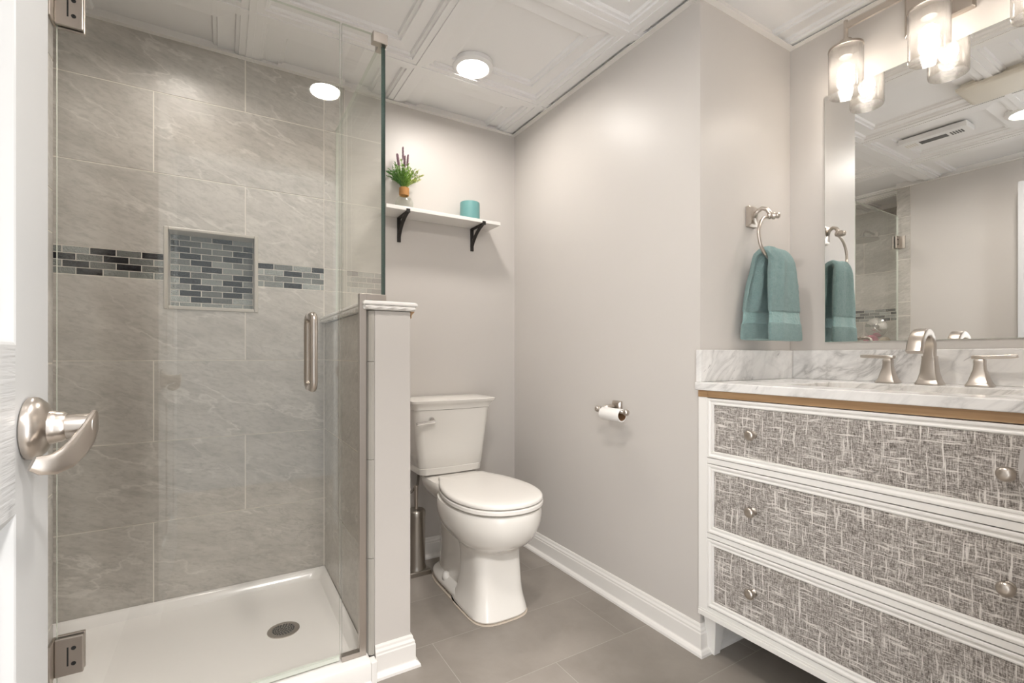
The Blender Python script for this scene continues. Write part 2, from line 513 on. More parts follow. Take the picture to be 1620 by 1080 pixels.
def sweep(name, path, prof, mat, i0, i1, kind='structure', side=1):
    """sweep a (offset, z) profile along one segment of a mitred plan path"""
    pts = [Vector((p[0], p[1])) for p in path]
    def nrm(i):
        d = (pts[i + 1] - pts[i]).normalized(); return Vector((d.y, -d.x)) * side
    def mit(i):
        if i == 0: return nrm(0)
        if i == len(pts) - 1: return nrm(i - 1)
        a, b_ = nrm(i - 1), nrm(i); m_ = a + b_
        return m_ / max(1e-6, m_.dot(a))
    bm = newbm()
    rings = []
    for i in range(i0, i1 + 1):
        mv = mit(i)
        rings.append([Vector((pts[i].x + mv.x * o_, pts[i].y + mv.y * o_, z)) for o_, z in prof])
    loft(bm, rings)
    return mk(name, bm, mat, kind=kind)

# ================================================================ SETTING
# floor: 0.61 x 0.305 m tiles, staggered rows
bm = newbm(); rn = []
def fplate(x0, x1, y0, y1, z, mi, r):
    f = bm.faces.new([bm.verts.new(p) for p in ((x0, y0, z), (x1, y0, z), (x1, y1, z), (x0, y1, z))]); f.material_index = mi; rn.append(r)
fplate(-1.2, 2.2, -1.2, 2.35, -0.0006, 1, 0.5)
rows = [0.953 + 0.3045 * k for k in range(-8, 6)]
for k, y0 in enumerate(rows):
    odd = (k % 2 == 0)
    x = 0.622 - 0.6135 * 4 + (0.307 if odd else 0.0)
    while x < 2.2:
        x0, x1, y1 = max(x + .0010, -1.2), min(x + .6135 - .0010, 2.2), min(y0 + .3045 - .0010, 2.35)
        if x1 > x0 and y1 > y0: fplate(x0, x1, max(y0 + .0010, -1.2), y1, 0.0, 0, random.random())
        x += 0.6135
me = bpy.data.meshes.new('floor'); bm.to_mesh(me); bm.free()
me.materials.append(M['floor']); me.materials.append(M['floor_grout'])
fl = bpy.data.objects.new('floor', me); COL.objects.link(fl); fl['kind'] = 'structure'
set_rnd(fl, rn)

# painted walls as solid slabs
def wall(name, *boxes):
    bm = newbm()
    for b_ in boxes: box(bm, *b_)
    return mk(name, bm, M['wall'], kind='structure')
wall('wall_back', (0.468, 1.375 + 0.12, YB, YB + 0.12, 0, 2.34))
wall('wall_right', (XR, XR + 0.12, YA + 0.0, YB, 0, 2.34))
wall('wall_alcove', (XR + 0.12, XM + 0.12, YA, YA + 0.12, 0, 2.34))
wall('wall_mirror', (XM, XM + 0.12, YE - 0.12, YA, 0, 2.34))
wall('wall_left', (XS - 0.12, XL, YE, 1.43, 0, 2.34))
wall('wall_entry', (XS - 0.12, -0.235, YE - 0.12, YE, 0, 2.34), (0.60, XM, YE - 0.12, YE, 0, 2.34), (-0.235, 0.60, YE - 0.12, YE, 2.07, 2.34))

# shower walls
NX0, NX1, NZ0, NZ1 = -0.191, 0.122, 1.179, 1.490
NH = (NX0, NX1, NZ0, NZ1)
zr = [0.070, 0.374, 0.678, 0.982, 1.286, 1.385, 1.689, 1.993, 2.30]
T = TileMesh(lambda a, b_, d: (a, YT - d, b_))
X0, X1 = XS, 0.468
T.grout((X0, X1, 0.0, 2.30), NH)
def row(j, joints, z0, z1, hole=NH):
    xs = [X0] + [q for q in joints if X0 + 0.01 < q < X1 - 0.005] + [X1]
    T.tiles([(p, q, z0, z1) for p, q in zip(xs[:-1], xs[1:])], hole)
A_, B_ = (-0.223, 0.381), (-0.526, 0.078, 0.381)
for j, (z0, z1) in enumerate(((0.070, 0.374), (0.374, 0.678), (0.678, 0.982), (0.982, 1.286), (1.385, 1.689), (1.689, 1.993), (1.993, 2.30))):
    jt = (A_, B_, A_, B_, B_, A_, B_)[j]
    row(j, jt, z0, z1)
T.mosaic((X0, 0.381, 1.286, 1.385), NH, ph=0.02, seed=11)
T.tiles([(0.381, X1, 1.286, 1.385)])
# end face of the tiled part, towards the painted wall
T.done('wall_shower_back')
bm = newbm()
box(bm, XS - 0.12, 0.468, YT + 0.13, YT + 0.2, 0, 2.34)
box(bm, 0.4665, 0.468, YT + 0.0015, YB + 0.1, 0, 2.34)
mk('wall_shower_core', bm, M['wall'], kind='structure')
# niche
ND = 0.085
T = TileMesh(lambda a, b_, d: (a, YT + ND - d, b_))
T.grout((NX0 + 0.006, NX1 - 0.006, NZ0 + 0.006, NZ1 - 0.006))
T.mosaic((NX0 + 0.012, NX1 - 0.012, NZ0 + 0.010, NZ1 - 0.004), None, ph=0.03, seed=5)
niche = T.done('wall_niche')
bm = newbm()
for r in ((NX0 - 0.002, NX0 + 0.012, NZ0 - 0.002, NZ1 + 0.002), (NX1 - 0.012, NX1 + 0.002, NZ0 - 0.002, NZ1 + 0.002), (NX0 + 0.012, NX1 - 0.012, NZ1 - 0.010, NZ1 + 0.002), (NX0 + 0.012, NX1 - 0.012, NZ0 - 0.002, NZ0 + 0.012)):
    box(bm, r[0], r[1], YT - 0.004, YT + ND + 0.002, r[2], r[3])
mk('trim_niche', bm, plain('niche_trim', (0.50, 0.465, 0.405), 0.3), bevel=0.003, kind='structure')

# shower left wall + pillar
T = TileMesh(lambda a, b_, d: (XS + d, a, b_))
T.grout((1.512, YT, 0.0, 2.30))
for j, (z0, z1) in enumerate(((0.070, 0.374), (0.374, 0.678), (0.678, 0.982), (0.982, 1.286), (1.385, 1.689), (1.689, 1.993), (1.993, 2.30))):
    m_ = 1.92 if j % 2 else 2.05
    T.tiles([(1.512, m_, z0, z1), (m_, YT, z0, z1)])
T.mosaic((1.512, YT, 1.286, 1.385), None, seed=21)
T.done('wall_shower_left')
T = TileMesh(lambda a, b_, d: (XL + d, a, b_))
T.grout((1.43, 1.512, 0.0, 2.30))
T.tiles([(1.43, 1.512, z0, z1) for z0, z1 in zip(zr[:-1], zr[1:])])
pil = T.done('wall_pillar')
bm = newbm(); box(bm, XS - 0.12, XL - 0.004, 1.43, 1.512, 0, 2.34); box(bm, XS - 0.12, XS - 0.005, 1.512, YT + 0.13, 0, 2.34)
mk('wall_shower_side', bm, M['tile'], kind='structure')

# half wall: painted core, tiled shower face, bullnose
bm = newbm()
box(bm, HX0 + 0.018, HX1, HY, YB, 0, 1.142)
mk('wall_half', bm, M['wall'], bevel=0.004, kind='structure')
T = TileMesh(lambda a, b_, d: (HX0 - d, a, b_))
T.grout((HY + 0.02, YT, 0.0, 1.14))
for j, (z0, z1) in enumerate(((0.070, 0.374), (0.374, 0.678), (0.678, 0.982), (0.982, 1.14))):
    m_ = 1.93 if j % 2 else 1.62
    T.tiles([(HY + 0.02, m_, z0, z1), (m_, YT, z0, z1)])
T.done('wall_half_tiled')
bm = newbm()
prof = [Vector((HX0 - 0.002, HY + 0.03, 0)), Vector((HX0 - 0.003, HY + 0.012, 0)), Vector((HX0 + 0.001, HY + 0.003, 0)), Vector((HX0 + 0.008, HY - 0.002, 0)), Vector((HX0 + 0.0175, HY - 0.001, 0)), Vector((HX0 + 0.0175, HY + 0.03, 0))]
zj = [0.072, 0.677, 0.679, 1.140]
for za, zb in ((0.072, 0.370), (0.3715, 0.677), (0.6785, 0.981), (0.9825, 1.140)):
    loft(bm, [[p + Vector((0, 0, z)) for p in prof] for z in (za, zb)])
mk('trim_bullnose', bm, plain('bullnose_tile', (0.42, 0.40, 0.36), 0.3, var=0.12), kind='structure')

# ceiling: square stepped panels in a T-bar grid
bm = newbm()
XG = [-1.13, -0.52, 0.09, 0.70, 1.31, 1.92]; YGd = [-0.52, 0.09, 0.70, 1.31, 1.92, 2.53]
Pc = lambda a, b_, d: (a, b_, ZC + d)
for i in range(5):
    for j in range(5):
        R_ = (XG[i], XG[i + 1], YGd[j], YGd[j + 1])
        nested(bm, Pc, [(R_, 0.0), (inset(R_, 0.036), 0.0), (inset(R_, 0.0375), 0.007), (inset(R_, 0.048), 0.0075), (inset(R_, 0.052), 0.017), (inset(R_, 0.108), 0.012), (inset(R_, 0.110), 0.019), (inset(R_, 0.122), 0.0195), (inset(R_, 0.127), 0.029)])
ceiling = mk('ceiling', bm, M['ceil'], kind='structure')
bm = newbm()
for x in XG[1:5]: box(bm, x - 0.012, x + 0.012, -0.4, 2.245, ZC - 0.004, ZC + 0.003)
for y in YGd[1:5]: box(bm, -0.9, 1.92, y - 0.012, y + 0.012, ZC - 0.0041, ZC + 0.003)
mk('trim_grid', bm, M['ceil'], bevel=0.001, kind='structure')
bm = newbm(); box(bm, -1.0, 2.1, -0.4, 2.4, 2.30, 2.34)
mk('ceiling_deck', bm, M['ceil'], kind='structure')
# wall angle
ang = [(0, ZC - 0.008), (0.022, ZC - 0.008), (0.022, ZC - 0.005), (0.002, ZC - 0.005), (0.002, ZC + 0.03), (0, ZC + 0.03)]
cp = [(XL, 0.10), (XL, 1.512), (XS, 1.512), (XS, YT), (0.468, YT), (0.468, YB), (XR, YB), (XR, YA), (XM, YA), (XM, YE), (XL, YE)]
nm = ['left', 'pillar', 'shower_left', 'shower_back', 'step', 'back', 'right', 'alcove', 'mirror', 'entry']
for i in range(10):
    sweep('trim_ceiling_' + nm[i], cp, ang, M['trim'], i, i + 1)

# baseboards
bp = [(0.404, HY), (HX1, HY), (HX1, YB), (XR, YB), (XR, YA), (XM, YA), (XM, YE)]
bprof = [(0, 0), (0.026, 0), (0.025, 0.008), (0.020, 0.015), (0.0135, 0.019), (0.0125, 0.022), (0.0125, 0.070), (0.0105, 0.074), (0.0105, 0.080), (0.0065, 0.087), (0.0055, 0.094), (0.003, 0.099), (0, 0.099)]
for i, n_ in enumerate(('half_wall', 'half_wall_side', 'back', 'right', 'alcove', 'mirror')):
    sweep('baseboard_' + n_, bp, bprof, M['trim'], i, i + 1)
sweep('baseboard_left', [(XL, YE), (XL, 1.43)], bprof, M['trim'], 0, 1, side=1)

# entry door (open, seen almost edge on)
DX, DY0, DY1, DZ = -0.200, 0.108, 0.866, 2.03
bm = newbm()
box(bm, DX - 0.035, DX - 0.012, DY0, DY1, 0.012, DZ)
Pd = lambda a, b_, d: (DX + d, a, b_)
ycuts = [DY0, DY0 + 0.115, (DY0 + DY1) / 2 - 0.05, (DY0 + DY1) / 2 + 0.05, DY1 - 0.115, DY1]
zcuts = [0.012, 0.24, 0.822, 1.012, 1.62, 1.72, 1.92, DZ]
for i in range(5):
    for j in range(7):
        R_ = (ycuts[i], ycuts[i + 1], zcuts[j], zcuts[j + 1])
        if i in (1, 3) and j in (1, 3, 5):
            nested(bm, Pd, [(R_, 0), (inset(R_, 0.003), -0.001), (inset(R_, 0.014), -0.009), (inset(R_, 0.022), -0.009), (inset(R_, 0.040), -0.003), (inset(R_, 0.044), -0.0022)])
        else:
            nested(bm, Pd, [(R_, 0)])
for a, b_, c, d in ((DY0, DY1, 0.012, 0.012), (DY0, DY1, DZ, DZ)):
    bm.faces.new([bm.verts.new(p) for p in ((DX - 0.012, a, c), (DX - 0.012, b_, c), (DX, b_, c), (DX, a, c))])
for y in (DY0, DY1):
    bm.faces.new([bm.verts.new(p) for p in ((DX - 0.012, y, 0.012), (DX - 0.012, y, DZ), (DX, y, DZ), (DX, y, 0.012))])
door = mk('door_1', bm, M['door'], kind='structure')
nt = M['door'].node_tree; h = N(nt); x_, y_, z_ = h.xyz(h.pos())
g_ = h.noise(h.vec(0.0, h.math('MULTIPLY', y_, 9.0), h.math('MULTIPLY', z_, 150.0)), 1.0, 3, 0.5, 0.4)
rail = h.math('MULTIPLY', h.math('MULTIPLY', h.math('GREATER_THAN', z_, 0.824), h.math('LESS_THAN', z_, 1.010)), h.math('LESS_THAN', y_, DY1 - 0.117))
h.bump(h.math('MULTIPLY', g_, rail), 0.55, 0.0025, nt.nodes['Principled BSDF'])
# lever handle
HYC, HZC = 0.787, 0.913
lever = bpy.data.objects.new('door_handle', None); COL.objects.link(lever); lever.parent = door
bm = newbm()
lathe(bm, [(0.034, 0.0), (0.0372, 0.002), (0.0378, 0.006), (0.0365, 0.010), (0.031, 0.016), (0.024, 0.0195), (0.0205, 0.021), (0.0195, 0.026), (0.0185, 0.028), (0.0185, 0.032), (0.0160, 0.036)], (DX, HYC, HZC), (1, 0, 0), 40)
mk('handle_rose', bm, M['nickel'], lever, smooth='auto')
bm = newbm()
lathe(bm, [(0.0148, 0.036), (0.0148, 0.060), (0.0142, 0.062), (0.0, 0.0625)], (DX, HYC, HZC), (1, 0, 0), 28)
# the grip leaves the end of the spindle, drops and sweeps back towards the door
path = [(0.0600, 0.010, 0.007), (0.0605, 0.000, 0.002), (0.0575, -0.014, -0.010), (0.051, -0.027, -0.023), (0.043, -0.038, -0.033), (0.034, -0.046, -0.0375), (0.025, -0.052, -0.0365), (0.018, -0.056, -0.033)]
wid = [0.013, 0.0155, 0.0155, 0.0145, 0.0135, 0.0125, 0.011, 0.008]
rings = []
for i, (dx, dy, dz) in enumerate(path):
    c = Vector((DX + dx, HYC + dy, HZC + dz))
    p0 = Vector(path[max(0, i - 1)]); p1 = Vector(path[min(len(path) - 1, i + 1)])
    d = (p1 - p0).normalized(); u = Vector((0, 0, 1)); u = (u - d * u.dot(d)).normalized(); v = d.cross(u)
    w = wid[i]; t_ = 0.0042
    rings.append([c + u * (w * math.copysign(abs(math.sin(q)) ** 0.7, math.sin(q))) + v * (t_ * math.copysign(abs(math.cos(q)) ** 0.7, math.cos(q))) for q in [2 * PI * k / 16 for k in range(16)]])
loft(bm, rings)
mk('handle_lever', bm, M['nickel'], lever, smooth='auto')
# jamb with strike plate on the other side of the doorway
bm = newbm()
box(bm, 0.572, 0.60, YE - 0.125, YE + 0.004, 0, 2.05)
box(bm, 0.578, 0.645, YE + 0.0, YE + 0.012, 0, 2.10)
jamb = mk('trim_jamb', bm, M['door'], bevel=0.002, kind='structure')
bm = newbm()
ring = []
for k in range(9):
    t_ = k / 8; z = 0.908 + 0.030 * math.cos(PI * t_); ring.append((0.5725 - 0.0004, YE + 0.004 + 0.0172 * math.sin(PI * t_) ** 0.8, z))
front = [Vector((0.5695 - 0.006 * math.sin(PI * k / 8), p[1], p[2])) for k, p in enumerate(ring)]
back = [Vector((p[0] + 0.0015 - 0.006 * math.sin(PI * k / 8), p[1], p[2])) for k, p in enumerate(ring)]
base_f = [Vector((0.5695, YE - 0.03, 0.938)), Vector((0.5695, YE - 0.03, 0.878))]
loft(bm, [front + [base_f[1], base_f[0]], back + [base_f[1] + Vector((0.003, 0, 0)), base_f[0] + Vector((0.003, 0, 0))]])
mk('strike_plate', bm, plain('worn_nickel', (0.07, 0.058, 0.046), 0.6, 0.0), jamb)
bm = newbm(); box(bm, -0.237, -0.205, YE - 0.125, YE + 0.002, 0, 2.05); box(bm, -0.237, 0.60, YE - 0.125, YE + 0.002, 2.05, 2.075)
mk('trim_jamb_hinge', bm, M['door'], kind='structure')

# half wall cap with rope liner
cap = thing('coping', 'white ceramic cap with rope twist edge on top of the half wall', 'wall coping', (0.45, 1.85, 1.142))
bm = newbm()
rp = [(-0.002, 1.1585), (0.008, 1.1575), (0.0095, 1.162), (0.008, 1.1675), (0.002, 1.171), (-0.02, 1.172)]
def capring(e): return None
y0c, y1c = HY - 0.013, YT - 0.001
rings = []
for off, z in ((-0.004, 1.1575), (0.002, 1.1575), (0.004, 1.161), (0.0025, 1.167), (-0.003, 1.1705), (-0.012, 1.172)):
    x0, x1, ya = 0.369 - off, 0.534 + off, y0c - off
    rings.append([Vector((x0, ya, z)), Vector((x1, ya, z)), Vector((x1, y1c, z)), Vector((x0, y1c, z))])
loft(bm, rings)
mk('cap_top', bm, M['trim'], cap, smooth='auto')
bm = newbm()
def rope(p0, p1, r, pitch):
    p0, p1 = Vector(p0), Vector(p1); L_ = (p1 - p0).length; d = (p1 - p0) / L_
    a, b_ = frame_of(d); n = 14; st = max(2, int(L_ / 0.0025)); rings = []
    for i in range(st + 1):
        s_ = L_ * i / st
        rings.append([p0 + d * s_ + (a * math.cos(2 * PI * k / n) + b_ * math.sin(2 * PI * k / n)) * (r * (1 + 0.16 * math.cos(3 * (2 * PI * k / n) - 2 * PI * s_ / pitch))) for k in range(n)])
    loft(bm, rings)
rope((0.372, HY - 0.008, 1.151), (0.530, HY - 0.008, 1.151), 0.0068, 0.040)
rope((0.373, HY - 0.008, 1.151), (0.373, YT - 0.001, 1.151), 0.0068, 0.040)
rope((0.528, HY - 0.008, 1.151), (0.528, YB - 0.001, 1.151), 0.0068, 0.040)
box(bm, 0.375, 0.527, HY - 0.005, YT - 0.001, 1.143, 1.158)
mk('rope_liner', bm, M['trim'], cap, smooth='auto')
# raw wood moulding under the cap, on the toilet side
bm = newbm()
pr = [(0.0, 1.143), (0.014, 1.143), (0.012, 1.139), (0.008, 1.136), (0.0045, 1.131), (0.003, 1.128), (0.0045, 1.125), (0.003, 1.121), (0.0, 1.121)]
loft(bm, [[Vector((HX1 + o_, y, z)) for o_, z in pr] for y in (HY + 0.002, YB - 0.002)])
tag(mk('wood_moulding', bm, M['wood']), 'thin raw wood moulding under the half wall cap', 'moulding')

# ================================================================ SHOWER
pan = thing('shower_pan', 'white acrylic shower base with low front curb', 'shower base', (-0.06, 1.84, 0))
bm = newbm()
def rr(x0, x1, y0, y1, r, z, n=6):
    out = []
    for cx_, cy_, a0 in ((x1 - r, y1 - r, 0), (x0 + r, y1 - r, PI / 2), (x0 + r, y0 + r, PI), (x1 - r, y0 + r, 3 * PI / 2)):
        for k in range(n + 1):
            a = a0 + PI / 2 * k / n; out.append(Vector((cx_ + r * math.cos(a), cy_ + r * math.sin(a), z)))
    return out
px1, py0, py1 = HX0 - 0.002, 1.452, YT - 0.002
def pring(i_, f_, b_, z, r, n=5):
    """plan outline of the base: L shaped, it runs on behind the pillar"""
    x0, xp, x1 = XS + 0.008 + i_, XL + 0.002 + i_, px1 - i_
    ya, yp, yb = py0 + f_, 1.515 + i_, py1 - b_
    out = []
    for cx_, cy_, sx, sy in ((x1, yb, -1, -1), (x0, yb, 1, -1), (x0, yp, 1, 1), (xp, yp, 0, 0), (xp, ya, 1, 1), (x1, ya, -1, 1)):
        if sx == 0: out += [Vector((cx_, cy_, z))]; continue
        c = Vector((cx_ + sx * r, cy_ + sy * r, z))
        a0 = {(-1, -1): 0, (1, -1): PI / 2, (1, 1): PI, (-1, 1): 3 * PI / 2}[(sx, sy)]
        out += [c + Vector((math.cos(a0 + PI / 2 * k / n), math.sin(a0 + PI / 2 * k / n), 0)) * r for k in range(n + 1)]
    return out
rings = [pring(0, -0.012, 0, 0.0, 0.002), pring(0, -0.012, 0, 0.012, 0.002), pring(0, 0, 0, 0.02, 0.002), pring(0, 0, 0, 0.062, 0.002), pring(0, 0.004, 0, 0.072, 0.003), pring(0, 0.014, 0, 0.076, 0.004),
         pring(0.012, 0.085, 0.010, 0.075, 0.02), pring(0.018, 0.098, 0.016, 0.068, 0.03), pring(0.030, 0.118, 0.026, 0.042, 0.045), pring(0.055, 0.145, 0.05, 0.034, 0.06), pring(0.12, 0.21, 0.12, 0.030, 0.05)]
loft(bm, rings)
mk('basin', bm, M['acrylic'], pan, smooth='auto')
bm = newbm(); box(bm, px1 + 0.0003, 0.4015, py0 + 0.001, HY - 0.004, 0.0, 0.0715)
mk('curb_end', bm, M['acrylic'], pan, bevel=0.003)
DC = (0.183, 1.862)
bm = newbm()
lathe(bm, [(0.052, 0.0), (0.052, 0.003), (0.048, 0.0045), (0.038, 0.0045), (0.0375, 0.003)], (DC[0], DC[1], 0.0295), n=40, caps=True)
dr = mk('drain', bm, M['nickel_dark'], pan, smooth='auto')
bm = newbm()
for k in range(5):
    rr_ = [0.0, 0.009, 0.018, 0.026, 0.033][k]; n_ = [1, 6, 12, 17, 22][k]
    for i in range(n_):
        a = 2 * PI * i / n_
        lathe(bm, [(0.0028, 0), (0.0028, 0.0012)], (DC[0] + rr_ * math.cos(a), DC[1] + rr_ * math.sin(a), 0.0326), n=8)
mk('drain_holes', bm, M['dark'], dr)

def glass_box(bm, x0, x1, y0, y1, z0, z1, mi_edge=1):
    """sheet in the XZ plane (thin in Y) with dark edges"""
    fs = box(bm, x0, x1, y0, y1, z0, z1)
    thin = 'y' if (y1 - y0) < (x1 - x0) else 'x'
    for f in fs:
        n = f.normal if f.normal.length else None
        f.normal_update(); n = f.normal
        big = abs(n.y) > 0.5 if thin == 'y' else abs(n.x) > 0.5
        if not big: f.material_index = mi_edge

GT, GTOP = 0.005, 2.006
sd = thing('shower_door', 'frameless glass shower door hinged on the left with nickel pull', 'shower door', (-0.016, YG, 0.095))
bm = newbm(); glass_box(bm, -0.332, 0.3025, YG - GT, YG + GT, 0.094, GTOP)
mk('glass_pane', bm, [M['glass'], M['gedge_l']], sd)
for z0, lab in ((1.770, None), (0.253, None)):
    bm = newbm()
    box(bm, -0.334, -0.283, YG - 0.014, YG - GT, z0, z0 + 0.088)
    box(bm, -0.334, -0.283, YG + GT, YG + 0.014, z0, z0 + 0.088)
    hg = mk('hinge', bm, M['nickel_dark'], sd, bevel=0.002)
    bm = newbm()
    box(bm, XL + 0.0005, XL + 0.006, YG - 0.045, YG + 0.006, z0, z0 + 0.088)
    lathe(bm, [(0.0065, 0), (0.0065, 0.046)], (XL + 0.007, YG, z0 + 0.021), n=16)
    mk('hinge_leaf', bm, M['nickel'], hg, bevel=0.001)
    bm = newbm()
    for zz in (0.026, 0.062):
        lathe(bm, [(0.0045, 0), (0.0045, 0.0012), (0.0025, 0.0014), (0.0022, 0.0004)], (-0.300, YG - 0.014, z0 + zz), (0, -1, 0), 16)
    box(bm, -0.312, -0.309, YG - 0.0146, YG - 0.0138, z0 + 0.022, z0 + 0.066)
    mk('hinge_screws', bm, M['dark'], hg)
bm = newbm()
def arc(c, r, a0, a1, n): return [(c[0] + r * math.cos(a0 + (a1 - a0) * k / n), c[1] + r * math.sin(a0 + (a1 - a0) * k / n)) for k in range(n + 1)]
for s_ in (-1, 1):
    y0 = YG + s_ * 0.006; yo = YG + s_ * 0.057; R_ = 0.022; zb, zt = 0.906, 1.116
    pts = [(0.220, y0, zb)]
    for k in range(7):
        a = PI / 2 * k / 6; pts.append((0.220, yo - s_ * R_ + s_ * R_ * math.sin(a), zb + R_ - R_ * math.cos(a)))
    for k in range(7):
        a = PI / 2 * k / 6; pts.append((0.220, yo - s_ * R_ + s_ * R_ * math.cos(a), zt - R_ + R_ * math.sin(a)))
    pts.append((0.220, y0, zt))
    tube(bm, pts, 0.0105, 16)
    for z in (zb, zt): lathe(bm, [(0.0125, 0), (0.0125, 0.003)], (0.220, YG + s_ * 0.005, z), (0, s_, 0), 18)
mk('pull_handle', bm, M['nickel'], sd, smooth='auto')
bm = newbm(); box(bm, -0.33, 0.300, YG - 0.004, YG + 0.006, 0.081, 0.0935)
mk('bottom_sweep', bm, M['gedge_l'], sd)

fp = thing('fixed_glass_panel', 'narrow fixed shower glass panel notched around the half wall', 'glass panel', (0.37, YG, 0.08))
bm = newbm()
# L shaped sheet: below and above the half wall
pr = [(0.308, 0.084), (0.362, 0.084), (0.362, 1.186), (0.4395, 1.186), (0.4395, GTOP), (0.308, GTOP)]
r0 = [bm.verts.new((x, YG - GT, z)) for x, z in pr]; r1 = [bm.verts.new((x, YG + GT, z)) for x, z in pr]
bm.faces.new(r0); bm.faces.new(r1)
for i in range(6):
    f = bm.faces.new((r0[i], r0[(i + 1) % 6], r1[(i + 1) % 6], r1[i])); f.material_index = 2 if i == 3 else 1
mk('glass_pane', bm, [M['glass'], M['gedge_l'], M['gedge']], fp)
bm = newbm()
yc0, yc1 = YG - 0.011, YG + 0.011
box(bm, 0.3585, 0.3785, yc0, yc1, 0.0765, 1.192)
box(bm, 0.306, 0.3585, yc0, yc1, 0.0765, 0.092)
box(bm, 0.3785, 0.441, yc0, yc1, 1.173, 1.192)
mk('channel', bm, M['nickel_dark'], fp, bevel=0.001)
bm = newbm()
box(bm, 0.399, 0.4455, YG - 0.013, YG + 0.014, GTOP - 0.026, GTOP + 0.006)
box(bm, 0.4205, 0.4465, YG + 0.013, YG + 0.045, GTOP - 0.026, GTOP + 0.006)
tag_ = mk('corner_clip', bm, M['nickel_dark'], fp, bevel=0.002)
rp_ = thing('return_glass_panel', 'glass panel standing on the half wall cap above the toilet side', 'glass panel', (0.4345, 1.87, 1.173))
bm = newbm(); glass_box(bm, 0.4295, 0.4400, YG + 0.006, YT - 0.001, 1.1735, GTOP)
for f in bm.faces:
    if f.normal.y < -0.5 or f.calc_center_median().y < YG + 0.007: f.material_index = 2
mk('glass_pane', bm, [M['glass'], M['gedge_l'], M['gedge']], rp_)

# shower head, valve, poufs on the shower's left wall (seen in the mirror)
sh = thing('rain_shower', 'round nickel rain shower head on a short wall arm', 'shower head', (XS, 1.84, 2.0))
bm = newbm()
lathe(bm, [(0.030, 0), (0.028, 0.006), (0.012, 0.012)], (XS + 0.001, 1.84, 2.01), (1, 0, 0), 24)
tube(bm, [(XS + 0.004, 1.84, 2.01), (XS + 0.15, 1.84, 2.018), (XS + 0.195, 1.84, 2.010), (XS + 0.215, 1.84, 1.988), (XS + 0.220, 1.84, 1.965)], 0.009, 12)
mk('arm', bm, M['nickel'], sh, smooth='auto')
bm = newbm()
lathe(bm, [(0.012, 0.045), (0.016, 0.030), (0.040, 0.022), (0.095, 0.008), (0.112, 0.0), (0.110, -0.005), (0.02, -0.006)], (XS + 0.220, 1.84, 1.935), n=40)
mk('head', bm, M['steel'], sh, smooth='auto')
va = thing('shower_valve', 'round nickel shower valve with lever handle below the mosaic band', 'shower valve', (XS, 1.83, 1.235))
bm = newbm(); lathe(bm, [(0.082, 0), (0.080, 0.006), (0.06, 0.012), (0.03, 0.018), (0.026, 0.05), (0.02, 0.055)], (XS + 0.001, 1.83, 1.235), (1, 0, 0), 40)
mk('escutcheon', bm, M['chrome'], va, smooth='auto')
bm = newbm(); tube(bm, [(XS + 0.045, 1.83, 1.235), (XS + 0.055, 1.81, 1.215), (XS + 0.06, 1.78, 1.19)], [0.011, 0.009, 0.006], 12)
mk('lever', bm, M['chrome'], va, smooth='auto')
def pouf(name, label, c, r, mat):
    bm = newbm(); rr2 = random.Random(4)
    bmesh.ops.create_icosphere(bm, subdivisions=4, radius=r)
    for v in bm.verts:
        d = v.co.normalized(); k = 1 + 0.10 * math.sin(18 * d.x + 5 * d.y) * math.sin(15 * d.z + 7 * d.y) + 0.05 * rr2.random()
        v.co = d * r * k + Vector(c)
    return tag(mk(name, bm, mat, smooth=True), label, 'bath sponge')
pouf('bath_pouf', 'pink mesh bath pouf hanging under the shower valve', (XS + 0.056, 1.845, 1.118), 0.050, M['pink'])
pouf('bath_sponge', 'cream bath sponge beside the pink pouf in the shower', (XS + 0.046, 1.755, 1.112), 0.040, M['cream'])

# ================================================================ TOILET
TX = 0.917
toilet = thing('toilet', 'white two-piece toilet with closed lid between half wall and right wall', 'toilet', (TX, 1.85, 0))
def catmull(pts, n=6):
    out = []; m_ = len(pts)
    for i in range(m_ - 1):
        p0 = Vector(pts[max(0, i - 1)]); p1 = Vector(pts[i]); p2 = Vector(pts[i + 1]); p3 = Vector(pts[min(m_ - 1, i + 2)])
        for k in range(n):
            t_ = k / n
            out.append(0.5 * ((2 * p1) + (p2 - p0) * t_ + (2 * p0 - 5 * p1 + 4 * p2 - p3) * t_ ** 2 + (3 * p1 - p0 - 3 * p2 + p3) * t_ ** 3))
    out.append(Vector(pts[-1])); return out
half = [(0, 1.440), (0.045, 1.446), (0.090, 1.465), (0.130, 1.500), (0.160, 1.553), (0.177, 1.62), (0.181, 1.69), (0.173, 1.765), (0.156, 1.835), (0.134, 1.893), (0.118, 1.93), (0.110, 1.958), (0.100, 1.966), (0.05, 1.967), (0, 1.967)]
def outline(s=0.0, z=0.0, yshift=0.0):
    h_ = catmull([(x, y, 0) for x, y in half], 5)
    cy_ = 1.70
    pts = []
    for p in h_:
        d = Vector((p.x, p.y - cy_)); L_ = d.length; k = (L_ - s) / L_ if L_ > 1e-6 else 1
        pts.append((d.x * k, cy_ + d.y * k + yshift))
    full = [Vector((TX + x, y, z)) for x, y in pts] + [Vector((TX - x, y, z)) for x, y in reversed(pts[1:-1])]
    return full
def body(w, yf, yb, z, ef=2.2, eb=3.0, yc=None, n=48, tw=1.0):
    """egg ring: half width w, front yf, back yb"""
    yc = (yf + yb) / 2 if yc is None else yc
    out = []
    for k in range(n):
        a = 2 * PI * k / n; c, s_ = math.cos(a), math.sin(a)
        e = ef if s_ < 0 else eb
        x = w * math.copysign(abs(c) ** (2 / e), c); ly = (yc - yf) if s_ < 0 else (yb - yc)
        y = yc + ly * math.copysign(abs(s_) ** (2 / e), s_)
        out.append(Vector((TX + x, y, z)))
    return out
bm = newbm()
